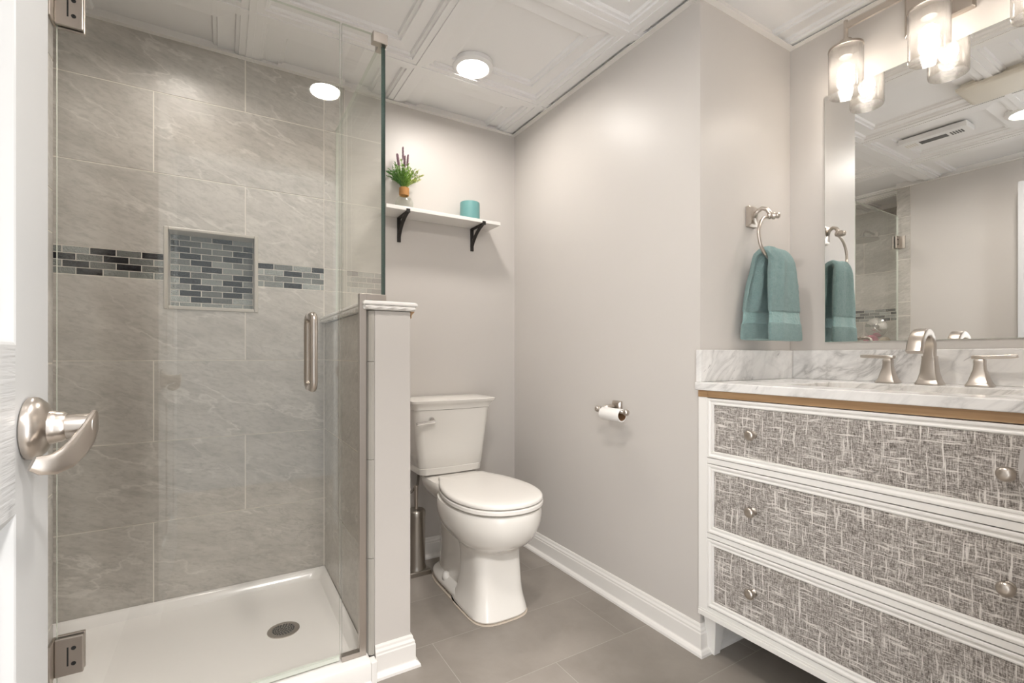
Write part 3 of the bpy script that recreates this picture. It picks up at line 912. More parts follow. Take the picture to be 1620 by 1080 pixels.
secs = [(0.428, 0.172, 1.452, 1.95, 2.1, 2.6, 1.69), (0.424, 0.180, 1.443, 1.955, 2.1, 2.6, 1.69), (0.405, 0.184, 1.440, 1.955, 2.1, 2.6, 1.69), (0.375, 0.183, 1.443, 1.955, 2.1, 2.6, 1.69), (0.345, 0.176, 1.452, 1.955, 2.1, 2.6, 1.69), (0.315, 0.162, 1.470, 1.95, 2.1, 2.6, 1.69), (0.290, 0.144, 1.492, 1.94, 2.2, 2.6, 1.68), (0.270, 0.120, 1.535, 1.92, 2.4, 2.8, 1.69), (0.256, 0.108, 1.563, 1.86, 2.8, 3, 1.70), (0.243, 0.101, 1.577, 1.80, 3.4, 4, 1.70),
        (0.20, 0.100, 1.580, 1.78, 4.2, 5, 1.70), (0.14, 0.102, 1.576, 1.78, 4.2, 5, 1.69), (0.08, 0.105, 1.564, 1.80, 3.5, 5, 1.68), (0.035, 0.115, 1.549, 1.83, 3.3, 5, 1.66), (0.010, 0.120, 1.540, 1.85, 3.2, 5, 1.66), (0.003, 0.1205, 1.540, 1.85, 3.2, 5, 1.66)]
loft(bm, [body(w, yf, yb, z, ef, eb, yc) for z, w, yf, yb, ef, eb, yc in secs])
# trapway hump behind the column
loft(bm, [body(w, yf, yb, z, 4, 3) for z, w, yf, yb in ((0.40, 0.135, 1.80, 1.98), (0.34, 0.128, 1.72, 2.00), (0.27, 0.108, 1.70, 2.03), (0.20, 0.092, 1.70, 2.06), (0.12, 0.082, 1.70, 2.08), (0.06, 0.085, 1.70, 2.09), (0.003, 0.09, 1.70, 2.09))])
# foot
loft(bm, [body(w, yf, yb, z, 4, 4) for z, w, yf, yb in ((0.003, 0.116, 1.58, 2.098), (0.028, 0.116, 1.58, 2.098), (0.040, 0.110, 1.59, 2.092), (0.046, 0.098, 1.60, 2.08), (0.066, 0.080, 1.62, 2.06))])
# tank deck
loft(bm, [body(w, yf, yb, z, 5, 5) for z, w, yf, yb in ((0.340, 0.085, 1.90, 2.09), (0.375, 0.115, 1.86, 2.13), (0.405, 0.132, 1.84, 2.16), (0.440, 0.136, 1.85, 2.17), (0.4535, 0.130, 1.90, 2.165))])
mk('bowl', bm, M['porcelain'], toilet, smooth='auto', sub=1)
bm = newbm(); loft(bm, [outline(0.012, 0.4305), outline(0.003, 0.432), outline(0.0, 0.435), outline(0.0, 0.4455), outline(0.003, 0.4485), outline(0.012, 0.4495)])
mk('seat', bm, M['seat'], toilet, smooth='auto')
bm = newbm(); loft(bm, [outline(0.012, 0.4515), outline(0.004, 0.453), outline(0.0015, 0.456), outline(0.0015, 0.463), outline(0.005, 0.4675), outline(0.012, 0.470), outline(0.05, 0.472), outline(0.12, 0.473)])
mk('lid', bm, M['seat'], toilet, smooth='auto')
for s_ in (-1, 1):
    bm = newbm()
    loft(bm, [rr(TX + s_ * 0.07 - 0.022, TX + s_ * 0.07 + 0.022, 1.965, 1.995, 0.006, z) for z in (0.44, 0.462)])
    mk('seat_hinge', bm, M['seat'], toilet, bevel=0.003, smooth='auto')
def tankring(w, yf, z, yb=2.232, bow=0.012, r=0.03, n=6):
    out = rr(TX - w, TX + w, yf, yb, r, z, n)
    for p in out:
        if p.y < yf + 0.06: p.y -= bow * (1 - ((p.x - TX) / w) ** 2)
    return out
def tank_ring(*a, **k):
    base = tankring(*a, **k)
    # add points on the long front edge so the bow shows
    i = next(q for q in range(len(base)) if base[q].y < base[q - 1].y and False) if False else None
    w, yf, z = a[:3]; bow = k.get('bow', 0.012); r = k.get('r', 0.03); yb = k.get('yb', 2.232)
    out = []
    for cx_, cy_, a0 in ((TX + w - r, yb - 0.01, 0), (TX - w + r, yb - 0.01, PI / 2)):
        for q in range(4): 
            aa = a0 + PI / 2 * q / 3; out.append(Vector((cx_ + (r) * math.cos(aa), cy_ + 0.01 * math.sin(aa), z)))
    for q in range(7):
        aa = PI + PI / 2 * q / 6; out.append(Vector((TX - w + r + r * math.cos(aa), yf + r + r * math.sin(aa), z)))
    for q in range(1, 8): out.append(Vector((TX - w + r + (2 * w - 2 * r) * q / 8, yf, z)))
    for q in range(7):
        aa = 3 * PI / 2 + PI / 2 * q / 6; out.append(Vector((TX + w - r + r * math.cos(aa), yf + r + r * math.sin(aa), z)))
    for p in out:
        p.y -= bow * (1 - ((p.x - TX) / w) ** 2) if p.y < yf + r + 1e-4 else 0
    return out
bm = newbm()
loft(bm, [tank_ring(w, yf, z) for z, w, yf in ((0.4545, 0.150, 2.056), (0.458, 0.156, 2.050), (0.486, 0.158, 2.046), (0.489, 0.156, 2.048), (0.492, 0.159, 2.046), (0.56, 0.168, 2.042), (0.65, 0.179, 2.036), (0.754, 0.190, 2.030))])
mk('tank', bm, M['porcelain'], toilet, smooth='auto')
bm = newbm()
loft(bm, [tank_ring(w, yf, z, r=0.02, yb=2.236) for z, w, yf in ((0.7555, 0.192, 2.026), (0.770, 0.194, 2.022), (0.780, 0.200, 2.015), (0.788, 0.209, 2.006), (0.798, 0.211, 2.004), (0.801, 0.208, 2.007))])
mk('tank_lid', bm, M['porcelain'], toilet, smooth='auto')
bm = newbm()
lathe(bm, [(0.013, 0), (0.013, 0.010), (0.010, 0.016)], (TX - 0.115, 2.030, 0.713), (0, -1, 0), 20)
tube(bm, [(TX - 0.105, 2.010, 0.704), (TX - 0.15, 2.004, 0.703), (TX - 0.192, 2.002, 0.699)], [0.0085, 0.0075, 0.008], 12)
mk('flush_lever', bm, M['chrome'], toilet, smooth='auto')
for s_ in (-1, 1):
    bm = newbm(); lathe(bm, [(0.016, 0.0), (0.0155, 0.016), (0.012, 0.030), (0.006, 0.034)], (TX + s_ * 0.096, 1.905, 0.040), n=20)
    mk('bolt_cap', bm, M['porcelain'], toilet, smooth=True)
bm = newbm()
loft(bm, [body(0.1215, 1.5392, 1.85, z, 3.2, 5, 1.66) for z in (0.0005, 0.003)]); loft(bm, [body(0.1168, 1.60, 2.099, z, 4, 4) for z in (0.0005, 0.003)])
mk('caulk_bead', bm, M['caulk'], toilet)

# water supply
ws = thing('water_supply', 'chrome stop valve and dark supply hose behind the toilet tank', 'supply valve', (0.70, YB, 0.30))
bm = newbm(); lathe(bm, [(0.028, 0), (0.026, 0.004), (0.009, 0.008), (0.009, 0.05), (0.013, 0.052), (0.013, 0.075)], (0.70, YB - 0.001, 0.33), (0, -1, 0), 20)
lathe(bm, [(0.016, 0), (0.016, 0.012)], (0.70, YB - 0.076, 0.33), (0, -1, 0), 14)
mk('valve', bm, M['chrome'], ws, smooth='auto')
bm = newbm(); tube(bm, [(0.70, YB - 0.065, 0.343), (0.712, YB - 0.075, 0.35), (0.755, YB - 0.085, 0.36), (0.785, YB - 0.09, 0.395), (0.790, YB - 0.09, 0.453)], 0.006, 10)
mk('hose', bm, M['hose'], ws, smooth=True)

# toilet brush
BX, BY = 0.765, 2.120
tb = thing('toilet_brush', 'brushed steel toilet brush canister behind the half wall', 'toilet brush', (BX, BY, 0))
bm = newbm(); loft(bm, [rr(BX - e, BX + e, BY - e, BY + e, 0.006, z) for e, z in ((0.055, 0.0), (0.055, 0.018), (0.052, 0.021))])
mk('base', bm, M['steel'], tb, smooth='auto')
bm = newbm(); lathe(bm, [(0.046, 0.021), (0.043, 0.032), (0.041, 0.04), (0.041, 0.262), (0.0425, 0.263), (0.0425, 0.283), (0.041, 0.285), (0.036, 0.290), (0.012, 0.292)], (BX, BY, 0), n=36)
mk('canister', bm, M['steel'], tb, smooth='auto')
bm = newbm(); tube(bm, [(BX, BY, 0.288), (BX, BY, 0.350), (BX, BY, 0.398), (BX, BY, 0.402)], [0.008, 0.0085, 0.0095, 0.006], 16)
mk('brush_handle', bm, M['nickel'], tb, smooth='auto')

# ================================================================ SHELF + DECOR
sf = thing('wall_shelf', 'white wall shelf on two black brackets above the toilet', 'shelf', (0.915, YB, 1.662))
bm = newbm(); box(bm, 0.622, 1.208, 2.108, YB - 0.001, 1.662, 1.679)
mk('board', bm, M['trim'], sf, bevel=0.0015)
for bx in (0.722, 1.112):
    bm = newbm(); w = 0.0085
    box(bm, bx - w, bx + w, YB - 0.008, YB - 0.001, 1.545, 1.6615)
    box(bm, bx - w, bx + w, 2.106, YB - 0.008, 1.655, 1.6618)
    box(bm, bx - w, bx + w, 2.101, 2.107, 1.652, 1.670)
    rings = []
    for k in range(13):
        a = PI / 2 * k / 12
        t_ = k / 12; y = (YB - 0.006) - 0.122 * (0.5 * t_ + 0.5 * (1 - math.cos(a))); z = 1.572 + 0.085 * (0.45 * t_ + 0.55 * math.sin(a))
        tx = Vector((0, -0.122 * (0.5 + 0.5 * PI / 2 * math.sin(a)), 0.085 * (0.45 + 0.55 * PI / 2 * math.cos(a)))).normalized(); nn = Vector((0, -tx.z, tx.y))
        c = Vector((bx, y, z))
        rings.append([c + Vector((-w, 0, 0)) - nn * 0.0030, c + Vector((w, 0, 0)) - nn * 0.0030, c + Vector((w, 0, 0)) + nn * 0.0030, c + Vector((-w, 0, 0)) + nn * 0.0030])
    loft(bm, rings)
    mk('bracket', bm, M['iron'], sf, bevel=0.001)

VX, VY, VZ = 0.726, 2.175, 1.6795
vs = thing('vase', 'round clear glass bud vase with twine wrapped neck on the shelf', 'vase', (VX, VY, VZ))
bm = newbm()
lathe(bm, [(0.022, 0.0), (0.034, 0.006), (0.042, 0.020), (0.043, 0.034), (0.038, 0.050), (0.027, 0.062), (0.0195, 0.068), (0.019, 0.105), (0.021, 0.108)], (VX, VY, VZ), n=36, caps=True)
mk('vase_glass', bm, M['vase'], vs, smooth='auto')
bm = newbm()
for k in range(12): 
    z = VZ + 0.071 + 0.003 * k
    tube(bm, [(VX + 0.0215 * math.cos(2 * PI * q / 24), VY + 0.0215 * math.sin(2 * PI * q / 24), z + 0.0006 * math.sin(q * 2 + k)) for q in range(24)], 0.0018, 6, closed=True)
mk('twine_wrap', bm, M['twine'], vs, smooth=True)
pl = thing('lavender_bunch', 'artificial green sprigs with purple lavender spikes in the shelf vase', 'plant', (VX, VY, VZ + 0.02))
bm = newbm(); rv = []; R3 = random.Random(12)
def leafq(p, d, ln, wd, val):
    d = d.normalized(); a, b_ = frame_of(d); ang = R3.random() * PI; s_ = a * math.cos(ang) + b_ * math.sin(ang)
    vsx = [bm.verts.new(p), bm.verts.new(p + d * ln * 0.5 + s_ * wd), bm.verts.new(p + d * ln), bm.verts.new(p + d * ln * 0.5 - s_ * wd)]
    bm.faces.new(vsx); rv.append(val)
for i in range(78):
    ph = R3.random() * 2 * PI; lean = (R3.random() ** 0.6) * 1.15; L_ = 0.085 + 0.05 * R3.random()
    if lean < 0.35: L_ *= 1.15
    p = Vector((VX, VY, VZ + 0.085)); d = Vector((0.10 * math.cos(ph), 0.10 * math.sin(ph), 1)).normalized()
    side = Vector((math.cos(ph), math.sin(ph), 0)); pts = [p.copy()]; st = 9
    for k in range(st):
        d = (d + side * lean * 0.17).normalized(); p = p + d * L_ / st; pts.append(p.copy())
    for q in pts: q.y = min(q.y, YB - 0.006); q.x = max(q.x, 0.46)
    n0 = len(bm.faces); tube(bm, pts, 0.0007, 4, caps=False); rv += [0.3] * (len(bm.faces) - n0)
    br = min(1.0, max(0.0, 0.42 + 0.5 * (pts[-1].x - VX) / 0.09 + 0.25 * (R3.random() - 0.5)))
    for k in range(3, len(pts)):
        for _ in range(5):
            dd = (pts[k] - pts[k - 1]).normalized() + Vector((R3.uniform(-1, 1), R3.uniform(-1, 1), R3.uniform(-0.3, 1))) * 0.9
            leafq(pts[k] - (pts[k] - pts[k - 1]) * R3.random(), dd, 0.011 + 0.006 * R3.random(), 0.0019, br * (0.7 + 0.3 * k / st))
me = bpy.data.meshes.new('foliage'); bm.to_mesh(me); bm.free(); me.materials.append(M['leaf'])
fo = bpy.data.objects.new('foliage', me); COL.objects.link(fo); fo.parent = pl; fo.location = -pl.location
set_rnd(fo, rv)
for (dx, dy, h_) in ((-0.036, -0.004, 0.258), (-0.028, 0.010, 0.262), (-0.006, 0.0, 0.298), (0.006, 0.008, 0.262), (0.018, -0.004, 0.265)):
    bm = newbm()
    top = Vector((VX + dx, VY + dy, VZ + h_)); bot = Vector((VX + dx * 0.25, VY + dy * .3, VZ + 0.09))
    tube(bm, [bot, bot.lerp(top, 0.6), top], 0.0009, 5)
    for k in range(30):
        t_ = 0.70 + 0.30 * k / 30; c = bot.lerp(top, t_); a = k * 2.4
        sph(bm, c + Vector((math.cos(a), math.sin(a), 0.2)) * 0.0036 * (1.15 - 0.5 * (t_ - 0.70) / 0.30), 0.0024, n=5, sc=(1, 1, 1.4))
    mk('flower_spike', bm, M['purple'], pl)
CX, CY = 1.068, 2.175
cd = thing('pillar_candle', 'teal pillar candle on the right end of the shelf', 'candle', (CX, CY, 1.6795))
bm = newbm(); lathe(bm, [(0.0475, 0), (0.0495, 0.002), (0.0495, 0.086), (0.0485, 0.091), (0.045, 0.0925), (0.010, 0.088)], (CX, CY, 1.6795), n=44)
mk('wax', bm, M['candle'], cd, smooth='auto')
bm = newbm(); tube(bm, [(CX, CY, 1.767), (CX, CY, 1.778)], 0.001, 6)
mk('wick', bm, M['dark'], cd)

# ================================================================ PAPER HOLDER
PH = (1.312, 1.405, 0.783)
th = thing('toilet_paper_holder', 'nickel toilet paper holder with ball ends on the right wall', 'paper holder', (XR, 1.44, 0.79))
bm = newbm()
for d0, e in ((0.0, 0.0), ): 
    rings = []
    for e_, x in ((0.024, XR - 0.0005), (0.024, XR - 0.010), (0.019, XR - 0.016)):
        rings.append([Vector((x, 1.437 + p.x, 0.787 + p.y)) for p in rr(-e_, e_, -e_ * 1.25, e_ * 1.25, 0.004, 0)])
    loft(bm, rings)
mk('wall_plate', bm, M['nickel'], th, smooth='auto')
bm = newbm(); tube(bm, [(XR - 0.014, 1.437, 0.790), (XR - 0.04, 1.44, 0.797), (XR - 0.058, 1.45, 0.793), (PH[0], 1.462, PH[2])], [0.008, 0.0075, 0.0075, 0.009], 14)
mk('post', bm, M['nickel'], th, smooth=True)
bm = newbm()
tube(bm, [(PH[0], 1.488, PH[2]), (PH[0], 1.33, PH[2])], 0.0065, 14)
lathe(bm, [(0.006, 0), (0.011, 0.003), (0.011, 0.008), (0.006, 0.011)], (PH[0], 1.470, PH[2]), (0, 1, 0), 20)
for y in (1.490, 1.328): sph(bm, (PH[0], y, PH[2]), 0.0125, n=16)
mk('bar', bm, M['nickel'], th, smooth=True)
bm = newbm()
c = (PH[0], 1.350, PH[2] - 0.0135)
lathe(bm, [(0.0205, 0), (0.0245, 0), (0.0250, 0.002), (0.0250, 0.104), (0.0245, 0.106), (0.0205, 0.106), (0.0205, 0.0)], c, (0, 1, 0), 32, caps=False)
pr_ = mk('toilet_paper', bm, M['paper'], smooth='auto'); tag(pr_, 'nearly used up toilet paper roll on the wall holder', 'toilet paper')
bm = newbm(); lathe(bm, [(0.0195, 0.0005), (0.0203, 0.0005), (0.0203, 0.1055), (0.0195, 0.1055), (0.0195, 0.0005)], c, (0, 1, 0), 32, caps=False)
mk('cardboard_core', bm, M['card'], pr_, smooth='auto')

# ================================================================ TOWEL RING + TOWEL
RX, RZ, RY = 1.672, 1.420, 0.980
tr = thing('towel_ring', 'nickel towel ring with square plate on the alcove wall', 'towel ring', (1.655, YA, 1.50))
bm = newbm()
rings = [[Vector((1.656 + p.x, y, 1.507 + p.y)) for p in rr(-e, e, -e * 1.42, e * 1.42, 0.003, 0)] for e, y in ((0.0265, YA - 0.0005), (0.0265, YA - 0.012), (0.021, YA - 0.018))]
loft(bm, rings); mk('wall_plate', bm, M['nickel'], tr, smooth='auto')
bm = newbm()
tube(bm, [(1.656, YA - 0.016, 1.505), (1.658, YA - 0.026, 1.522), (1.662, YA - 0.042, 1.531), (1.667, YA - 0.058, 1.524), (RX, YA - 0.067, 1.508), (RX, YA - 0.069, 1.500)], [0.0085, 0.0075, 0.0072, 0.0075, 0.009, 0.0095], 14)
lathe(bm, [(0.004, -0.016), (0.011, -0.012), (0.012, -0.004), (0.0085, 0.0), (0.0125, 0.004), (0.013, 0.010), (0.0085, 0.014), (0.0105, 0.019), (0.0105, 0.024), (0.004, 0.029)], (RX + 0.001, RY - 0.004, RZ + 0.079), (0.25, -1, -0.15), 22)
mk('post', bm, M['nickel'], tr, smooth=True)
bm = newbm(); tube(bm, [(RX + 0.070 * math.cos(PI * 0.5 + PI * 1.25 * k / 48), RY + 0.006 * math.sin(PI * 0.5 + PI * 1.25 * k / 48), RZ + 0.076 * math.sin(PI * 0.5 + PI * 1.25 * k / 48)) for k in range(49)], 0.0058, 14)
mk('ring', bm, M['nickel'], tr, smooth=True)
# towel: one folded cloth lofted over the ring's lower bar
tw_bm = newbm(); rings = []; info = []
zb = RZ - 0.076
def tw_sec(cx_, cy_, cz, w, th_, tz, fold, phase):
    """cross section: wide in X, thin in Y, tangent tilt handled by tz (0 = vertical sheet, 1 = lying over the bar)"""
    out = []; n = 44
    for k in range(n):
        a = 2 * PI * k / n
        ex = math.copysign(abs(math.cos(a)) ** 0.55, math.cos(a)); ey = math.copysign(abs(math.sin(a)) ** 0.75, math.sin(a))
        x = w / 2 * ex
        off = fold * (math.sin(3.2 * x / w * PI + phase) * 0.6 + 0.4 * math.sin(5.5 * x / w * PI + phase * 2))
        t_ = th_ / 2 * ey + off
        out.append(Vector((cx_ + x, cy_ + t_ * math.cos(tz), cz + t_ * math.sin(tz) * 0.9)))
    return out
sections = []
# front flap upwards
for z, w, t_, f in ((1.052, 0.190, 0.016, 0.0035), (1.056, 0.196, 0.026, 0.004), (1.080, 0.194, 0.026, 0.005), (1.112, 0.190, 0.026, 0.005), (1.114, 0.186, 0.020, 0.004), (1.138, 0.180, 0.019, 0.004), (1.154, 0.178, 0.019, 0.004), (1.156, 0.180, 0.026, 0.005), (1.200, 0.172, 0.030, 0.007), (1.250, 0.160, 0.034, 0.009), (1.300, 0.144, 0.036, 0.010), (1.335, 0.128, 0.036, 0.009)):
    sections.append((1.704 - (z - 1.052) * 0.03, 0.943 + (z - 1.052) * 0.035, z, w, t_, 0.0, f, 0.6))
# over the bar
for k in range(1, 8):
    a = PI * k / 8
    sections.append((1.692 - 0.0022 * k, RY - 0.024 * math.cos(a), zb + 0.002 + 0.026 * math.sin(a), 0.122 - 0.012 * math.sin(a), 0.030, -a if False else a * 0 + (-(a)), 0.006, 0.6 + 0.25 * k))
# back flap downwards
for z, w, t_, f in ((1.335, 0.104, 0.028, 0.007), (1.300, 0.116, 0.028, 0.009), (1.250, 0.138, 0.028, 0.014), (1.200, 0.160, 0.028, 0.012), (1.156, 0.182, 0.024, 0.007), (1.154, 0.180, 0.017, 0.004), (1.138, 0.182, 0.017, 0.004), (1.114, 0.186, 0.017, 0.004), (1.112, 0.190, 0.024, 0.005), (1.080, 0.192, 0.024, 0.005), (1.060, 0.192, 0.022, 0.004), (1.055, 0.186, 0.014, 0.003)):
    sections.append((1.676 - (1.335 - z) * 0.085, 1.010 + (1.335 - z) * 0.022, z, w, t_, -PI, f, 2.6))
fine = []
for s0, s1 in zip(sections[:-1], sections[1:]):
    m_ = max(1, min(6, int(abs(s1[2] - s0[2]) / 0.007)))
    for q in range(m_): fine.append(tuple(a + (b_ - a) * q / m_ for a, b_ in zip(s0, s1)))
fine.append(sections[-1])
vrs = loft(tw_bm, [tw_sec(*s_) for s_ in fine])
fv = []
tw_bm.faces.ensure_lookup_table()
for f in tw_bm.faces:
    z = f.calc_center_median().z; fv.append(1.0 if 1.1135 < z < 1.1545 else (0.7 if z < 1.060 else 0.0))
bmesh.ops.recalc_face_normals(tw_bm, faces=tw_bm.faces[:])
me = bpy.data.meshes.new('hand_towel'); tw_bm.to_mesh(me); tw_bm.free(); me.materials.append(M['towel'])
to = bpy.data.objects.new('hand_towel', me); COL.objects.link(to)
set_rnd(to, fv, 'band')
for p in me.polygons: p.use_smooth = True
md = to.modifiers.new('sub', 'SUBSURF'); md.levels = 2; md.render_levels = 2
tx_ = bpy.data.textures.new('terry', 'CLOUDS'); tx_.noise_scale = 0.005
md = to.modifiers.new('disp', 'DISPLACE'); md.texture = tx_; md.strength = 0.0042; md.mid_level = 0.5
tag(to, 'teal hand towel draped through the towel ring', 'towel')

# ================================================================ VANITY
van = thing('vanity_cabinet', 'white three drawer vanity with grey woven drawer fronts', 'vanity', (1.64, 0.58, 0))
VY0, VY1 = 0.115, 1.044
bm = newbm()
# carcass: sides, bottom, back, face frame
box(bm, XV + 0.004, XM - 0.004, VY1 - 0.02, VY1, 0.142, 0.8845)
box(bm, XV + 0.004, XM - 0.004, VY0, VY0 + 0.02, 0.142, 0.8845)
box(bm, XV + 0.02, XM - 0.004, VY0, VY1, 0.145, 0.160)
box(bm, XM - 0.016, XM - 0.004, VY0, VY1, 0.142, 0.8845)
box(bm, XV + 0.021, XV + 0.03, VY0 + 0.02, VY1 - 0.02, 0.160, 0.8845)
box(bm, XV, XV + 0.02, VY1 - 0.034, VY1, 0.140, 0.8635)
box(bm, XV, XV + 0.02, VY0, VY0 + 0.034, 0.140, 0.8635)
for z0, z1 in ((0.648, 0.6655), (0.4035, 0.4195), (0.140, 0.1765)):
    box(bm, XV, XV + 0.02, VY0 + 0.034, VY1 - 0.034, z0, z1)
mk('carcass', bm, M['vanity'], van, bevel=0.0012)
bm = newbm(); box(bm, XV - 0.003, XV + 0.001, VY0 - 0.0, VY1 + 0.0, 0.140, 0.1555); box(bm, XV - 0.001, XV + 0.001, VY0, VY1, 0.157, 0.163)
mk('base_moulding', bm, M['vanity'], van, bevel=0.001)
bm = newbm(); box(bm, XV - 0.001, XV + 0.021, VY0, VY1 - 0.0355, 0.8640, 0.8855); box(bm, XV - 0.001, XV + 0.021, VY1 - 0.0345, VY1, 0.8640, 0.8855)
o = mk('top_rail', bm, M['wood'], van); o['label'] = 'bare wood rail'
for z0, z1, lab in ((0.6676, 0.8612, 'top'), (0.4217, 0.6455, 'middle'), (0.1788, 0.4010, 'bottom')):
    ya, yb_ = VY0 + 0.0355, VY1 - 0.0355
    R_ = (ya, yb_, z0, z1)
    Pf = lambda a, b_, d: (XV - d, a, b_)
    bm = newbm()
    nested(bm, Pf, [(R_, -0.018), (R_, 0.001), (inset(R_, 0.001), 0.0022), (inset(R_, 0.005), 0.0026), (inset(R_, 0.0075), 0.0020), (inset(R_, 0.0105), -0.0006), (inset(R_, 0.0135), -0.0012), (inset(R_, 0.0165), 0.0004), (inset(R_, 0.0195), 0.0002), (inset(R_, 0.0215), -0.004), (inset(R_, 0.024), -0.006)])
    dw = mk('drawer', bm, M['vanity'], van)
    bm = newbm()
    F_ = inset(R_, 0.0212)
    nested(bm, Pf, [(F_, -0.0055), (inset(F_, 0.0008), -0.0040), (inset(F_, 0.0035), -0.0025), (inset(F_, 0.010), -0.0020)])
    mk('fabric_panel', bm, M['fabric'], dw)
    zk = (z0 + z1) / 2 - 0.002
    for yk in (0.851, 0.306):
        bm = newbm()
        lathe(bm, [(0.0115, 0.0), (0.0105, 0.002), (0.0060, 0.004), (0.0055, 0.012), (0.0075, 0.015), (0.0135, 0.018), (0.0155, 0.0215), (0.0148, 0.0255), (0.0105, 0.0290), (0.004, 0.0302)], (XV + 0.002, yk, zk), (-1, 0, 0), 28)
        mk('knob', bm, M['nickel'], dw, smooth=True)
for xs, ys in ((1.385, 1), (1.385, -1), (1.86, 1), (1.86, -1)):
    bm = newbm()
    sgn = ys; yo = VY1 - 0.003 if ys > 0 else VY0 + 0.003
    sx = 1 if xs < 1.6 else -1
    t0 = [(xs, yo), (xs + 0.052 * sx, yo), (xs + 0.052 * sx, yo - 0.046 * ys), (xs, yo - 0.046 * ys)]
    b0 = [(xs + 0.016 * sx, yo - 0.004 * ys), (xs + 0.046 * sx, yo - 0.004 * ys), (xs + 0.046 * sx, yo - 0.030 * ys), (xs + 0.016 * sx, yo - 0.030 * ys)]
    loft(bm, [[Vector((x, y, 0.0005)) for x, y in b0], [Vector((x, y, 0.132)) for x, y in t0], [Vector((x, y, 0.1425)) for x, y in t0]])
    mk('leg', bm, M['vanity'], van, bevel=0.0015)

# countertop with basin cut-out
CT0, CT1 = 0.8865, 0.9125
SX0, SX1, SY0, SY1 = 1.455, 1.765, 0.345, 0.815
bm = newbm()
outer = [(1.3455, 0.106), (XM - 0.001, 0.106), (XM - 0.001, YA - 0.001), (1.3455, YA - 0.001)]
inner = [(p.x, p.y) for p in rr(SX0, SX1, SY0, SY1, 0.03, 0)]
def ringface(z):
    ov = [bm.verts.new((x, y, z)) for x, y in outer]; iv = [bm.verts.new((x, y, z)) for x, y in inner]
    es = [bm.edges.new((ov[i], ov[(i + 1) % 4])) for i in range(4)] + [bm.edges.new((iv[i], iv[(i + 1) % len(iv)])) for i in range(len(iv))]
    bmesh.ops.triangle_fill(bm, use_beauty=True, edges=es)
    return ov, iv
ot, it = ringface(CT1); ob_, ib = ringface(CT0)
for i in range(4): bm.faces.new((ot[i], ot[(i + 1) % 4], ob_[(i + 1) % 4], ob_[i]))
for i in range(len(it)): bm.faces.new((it[i], it[(i + 1) % len(it)], ib[(i + 1) % len(it)], ib[i]))
ct = mk('countertop', bm, M['marble'], bevel=0.0025, angle=60)
tag(ct, 'white grey-veined marble countertop on the vanity', 'countertop')
bm = newbm(); box(bm, XM - 0.021, XM - 0.001, 0.106, YA - 0.022, CT1 + 0.0003, 1.020)
tag(mk('backsplash', bm, M['marble'], bevel=0.0015), 'long marble backsplash under the mirror', 'backsplash')
bm = newbm(); box(bm, 1.352, XM - 0.001, YA - 0.021, YA - 0.001, CT1 + 0.0003, 1.020)
tag(mk('side_splash', bm, M['marble'], bevel=0.0015), 'short marble side splash under the teal towel', 'backsplash')
bm = newbm()
rings = [rr(SX0 - 0.02, SX1 + 0.02, SY0 - 0.02, SY1 + 0.02, 0.04, CT0 - 0.0005), rr(SX0 - 0.002, SX1 + 0.002, SY0 - 0.002, SY1 + 0.002, 0.03, CT0 - 0.0005), rr(SX0, SX1, SY0, SY1, 0.03, CT0 - 0.01), rr(SX0 + 0.008, SX1 - 0.008, SY0 + 0.008, SY1 - 0.008, 0.04, 0.80), rr(SX0 + 0.03, SX1 - 0.03, SY0 + 0.03, SY1 - 0.03, 0.05, 0.765), rr(SX0 + 0.12, SX1 - 0.12, SY0 + 0.12, SY1 - 0.12, 0.03, 0.757)]
loft(bm, rings, cap0=False)
tag(mk('sink', bm, M['porcelain'], smooth='auto'), 'rectangular white undermount sink set in the marble top', 'sink')

# faucet
FX, FY = 1.822, 0.578
fc = thing('faucet', 'brushed nickel widespread faucet with arched spout and two lever handles', 'faucet', (FX, FY, CT1))
def sq(cx_, cy_, ex, ey, z, r=0.003): return rr(cx_ - ex, cx_ + ex, cy_ - ey, cy_ + ey, r, z, 3)
def pyramid(bm, cx_, cy_, base, top, h_, z0):
    loft(bm, [sq(cx_, cy_, base, base, z0), sq(cx_, cy_, base, base, z0 + 0.004), sq(cx_, cy_, base * 0.90, base * 0.90, z0 + 0.009), sq(cx_, cy_, base * 0.80, base * 0.80, z0 + h_ * 0.22), sq(cx_, cy_, base * 0.66, base * 0.66, z0 + h_ * 0.45), sq(cx_, cy_, top * 1.12, top * 1.12, z0 + h_ * 0.72), sq(cx_, cy_, top, top, z0 + h_)])
bm = newbm()
pyramid(bm, FX, FY, 0.029, 0.0155, 0.082, CT1 + 0.0005)
loft(bm, [sq(FX, FY, 0.0165, 0.0165, CT1 + 0.0825), sq(FX, FY, 0.0165, 0.0165, CT1 + 0.086)])
sp = mk('spout', bm, M['nickel'], fc, smooth='auto')
bm = newbm(); rings = []
zs = CT1 + 0.085
cpts = [(FX, zs), (FX, zs + 0.020)]
R1 = 0.046
for k in range(1, 14):
    a = PI * 0.96 * k / 13
    cpts.append((FX - R1 + R1 * math.cos(a) - 0.014 * (k / 13) ** 1.5, zs + 0.020 + R1 * 1.12 * math.sin(a)))
cpts.append((cpts[-1][0] - 0.006, cpts[-1][1] - 0.014))
for i, (x, z) in enumerate(cpts):
    a = cpts[max(0, i - 1)]; b_ = cpts[min(len(cpts) - 1, i + 1)]
    d = Vector((b_[0] - a[0], 0, b_[1] - a[1])).normalized(); n_ = Vector((-d.z, 0, d.x))
    f = i / (len(cpts) - 1); wy = 0.0135 + 0.006 * f; tz = 0.0125 - 0.0015 * f
    c = Vector((x, FY, z))
    rings.append([c + n_ * p.x + Vector((0, 1, 0)) * p.y for p in rr(-tz, tz, -wy, wy, 0.004, 0, 3)])
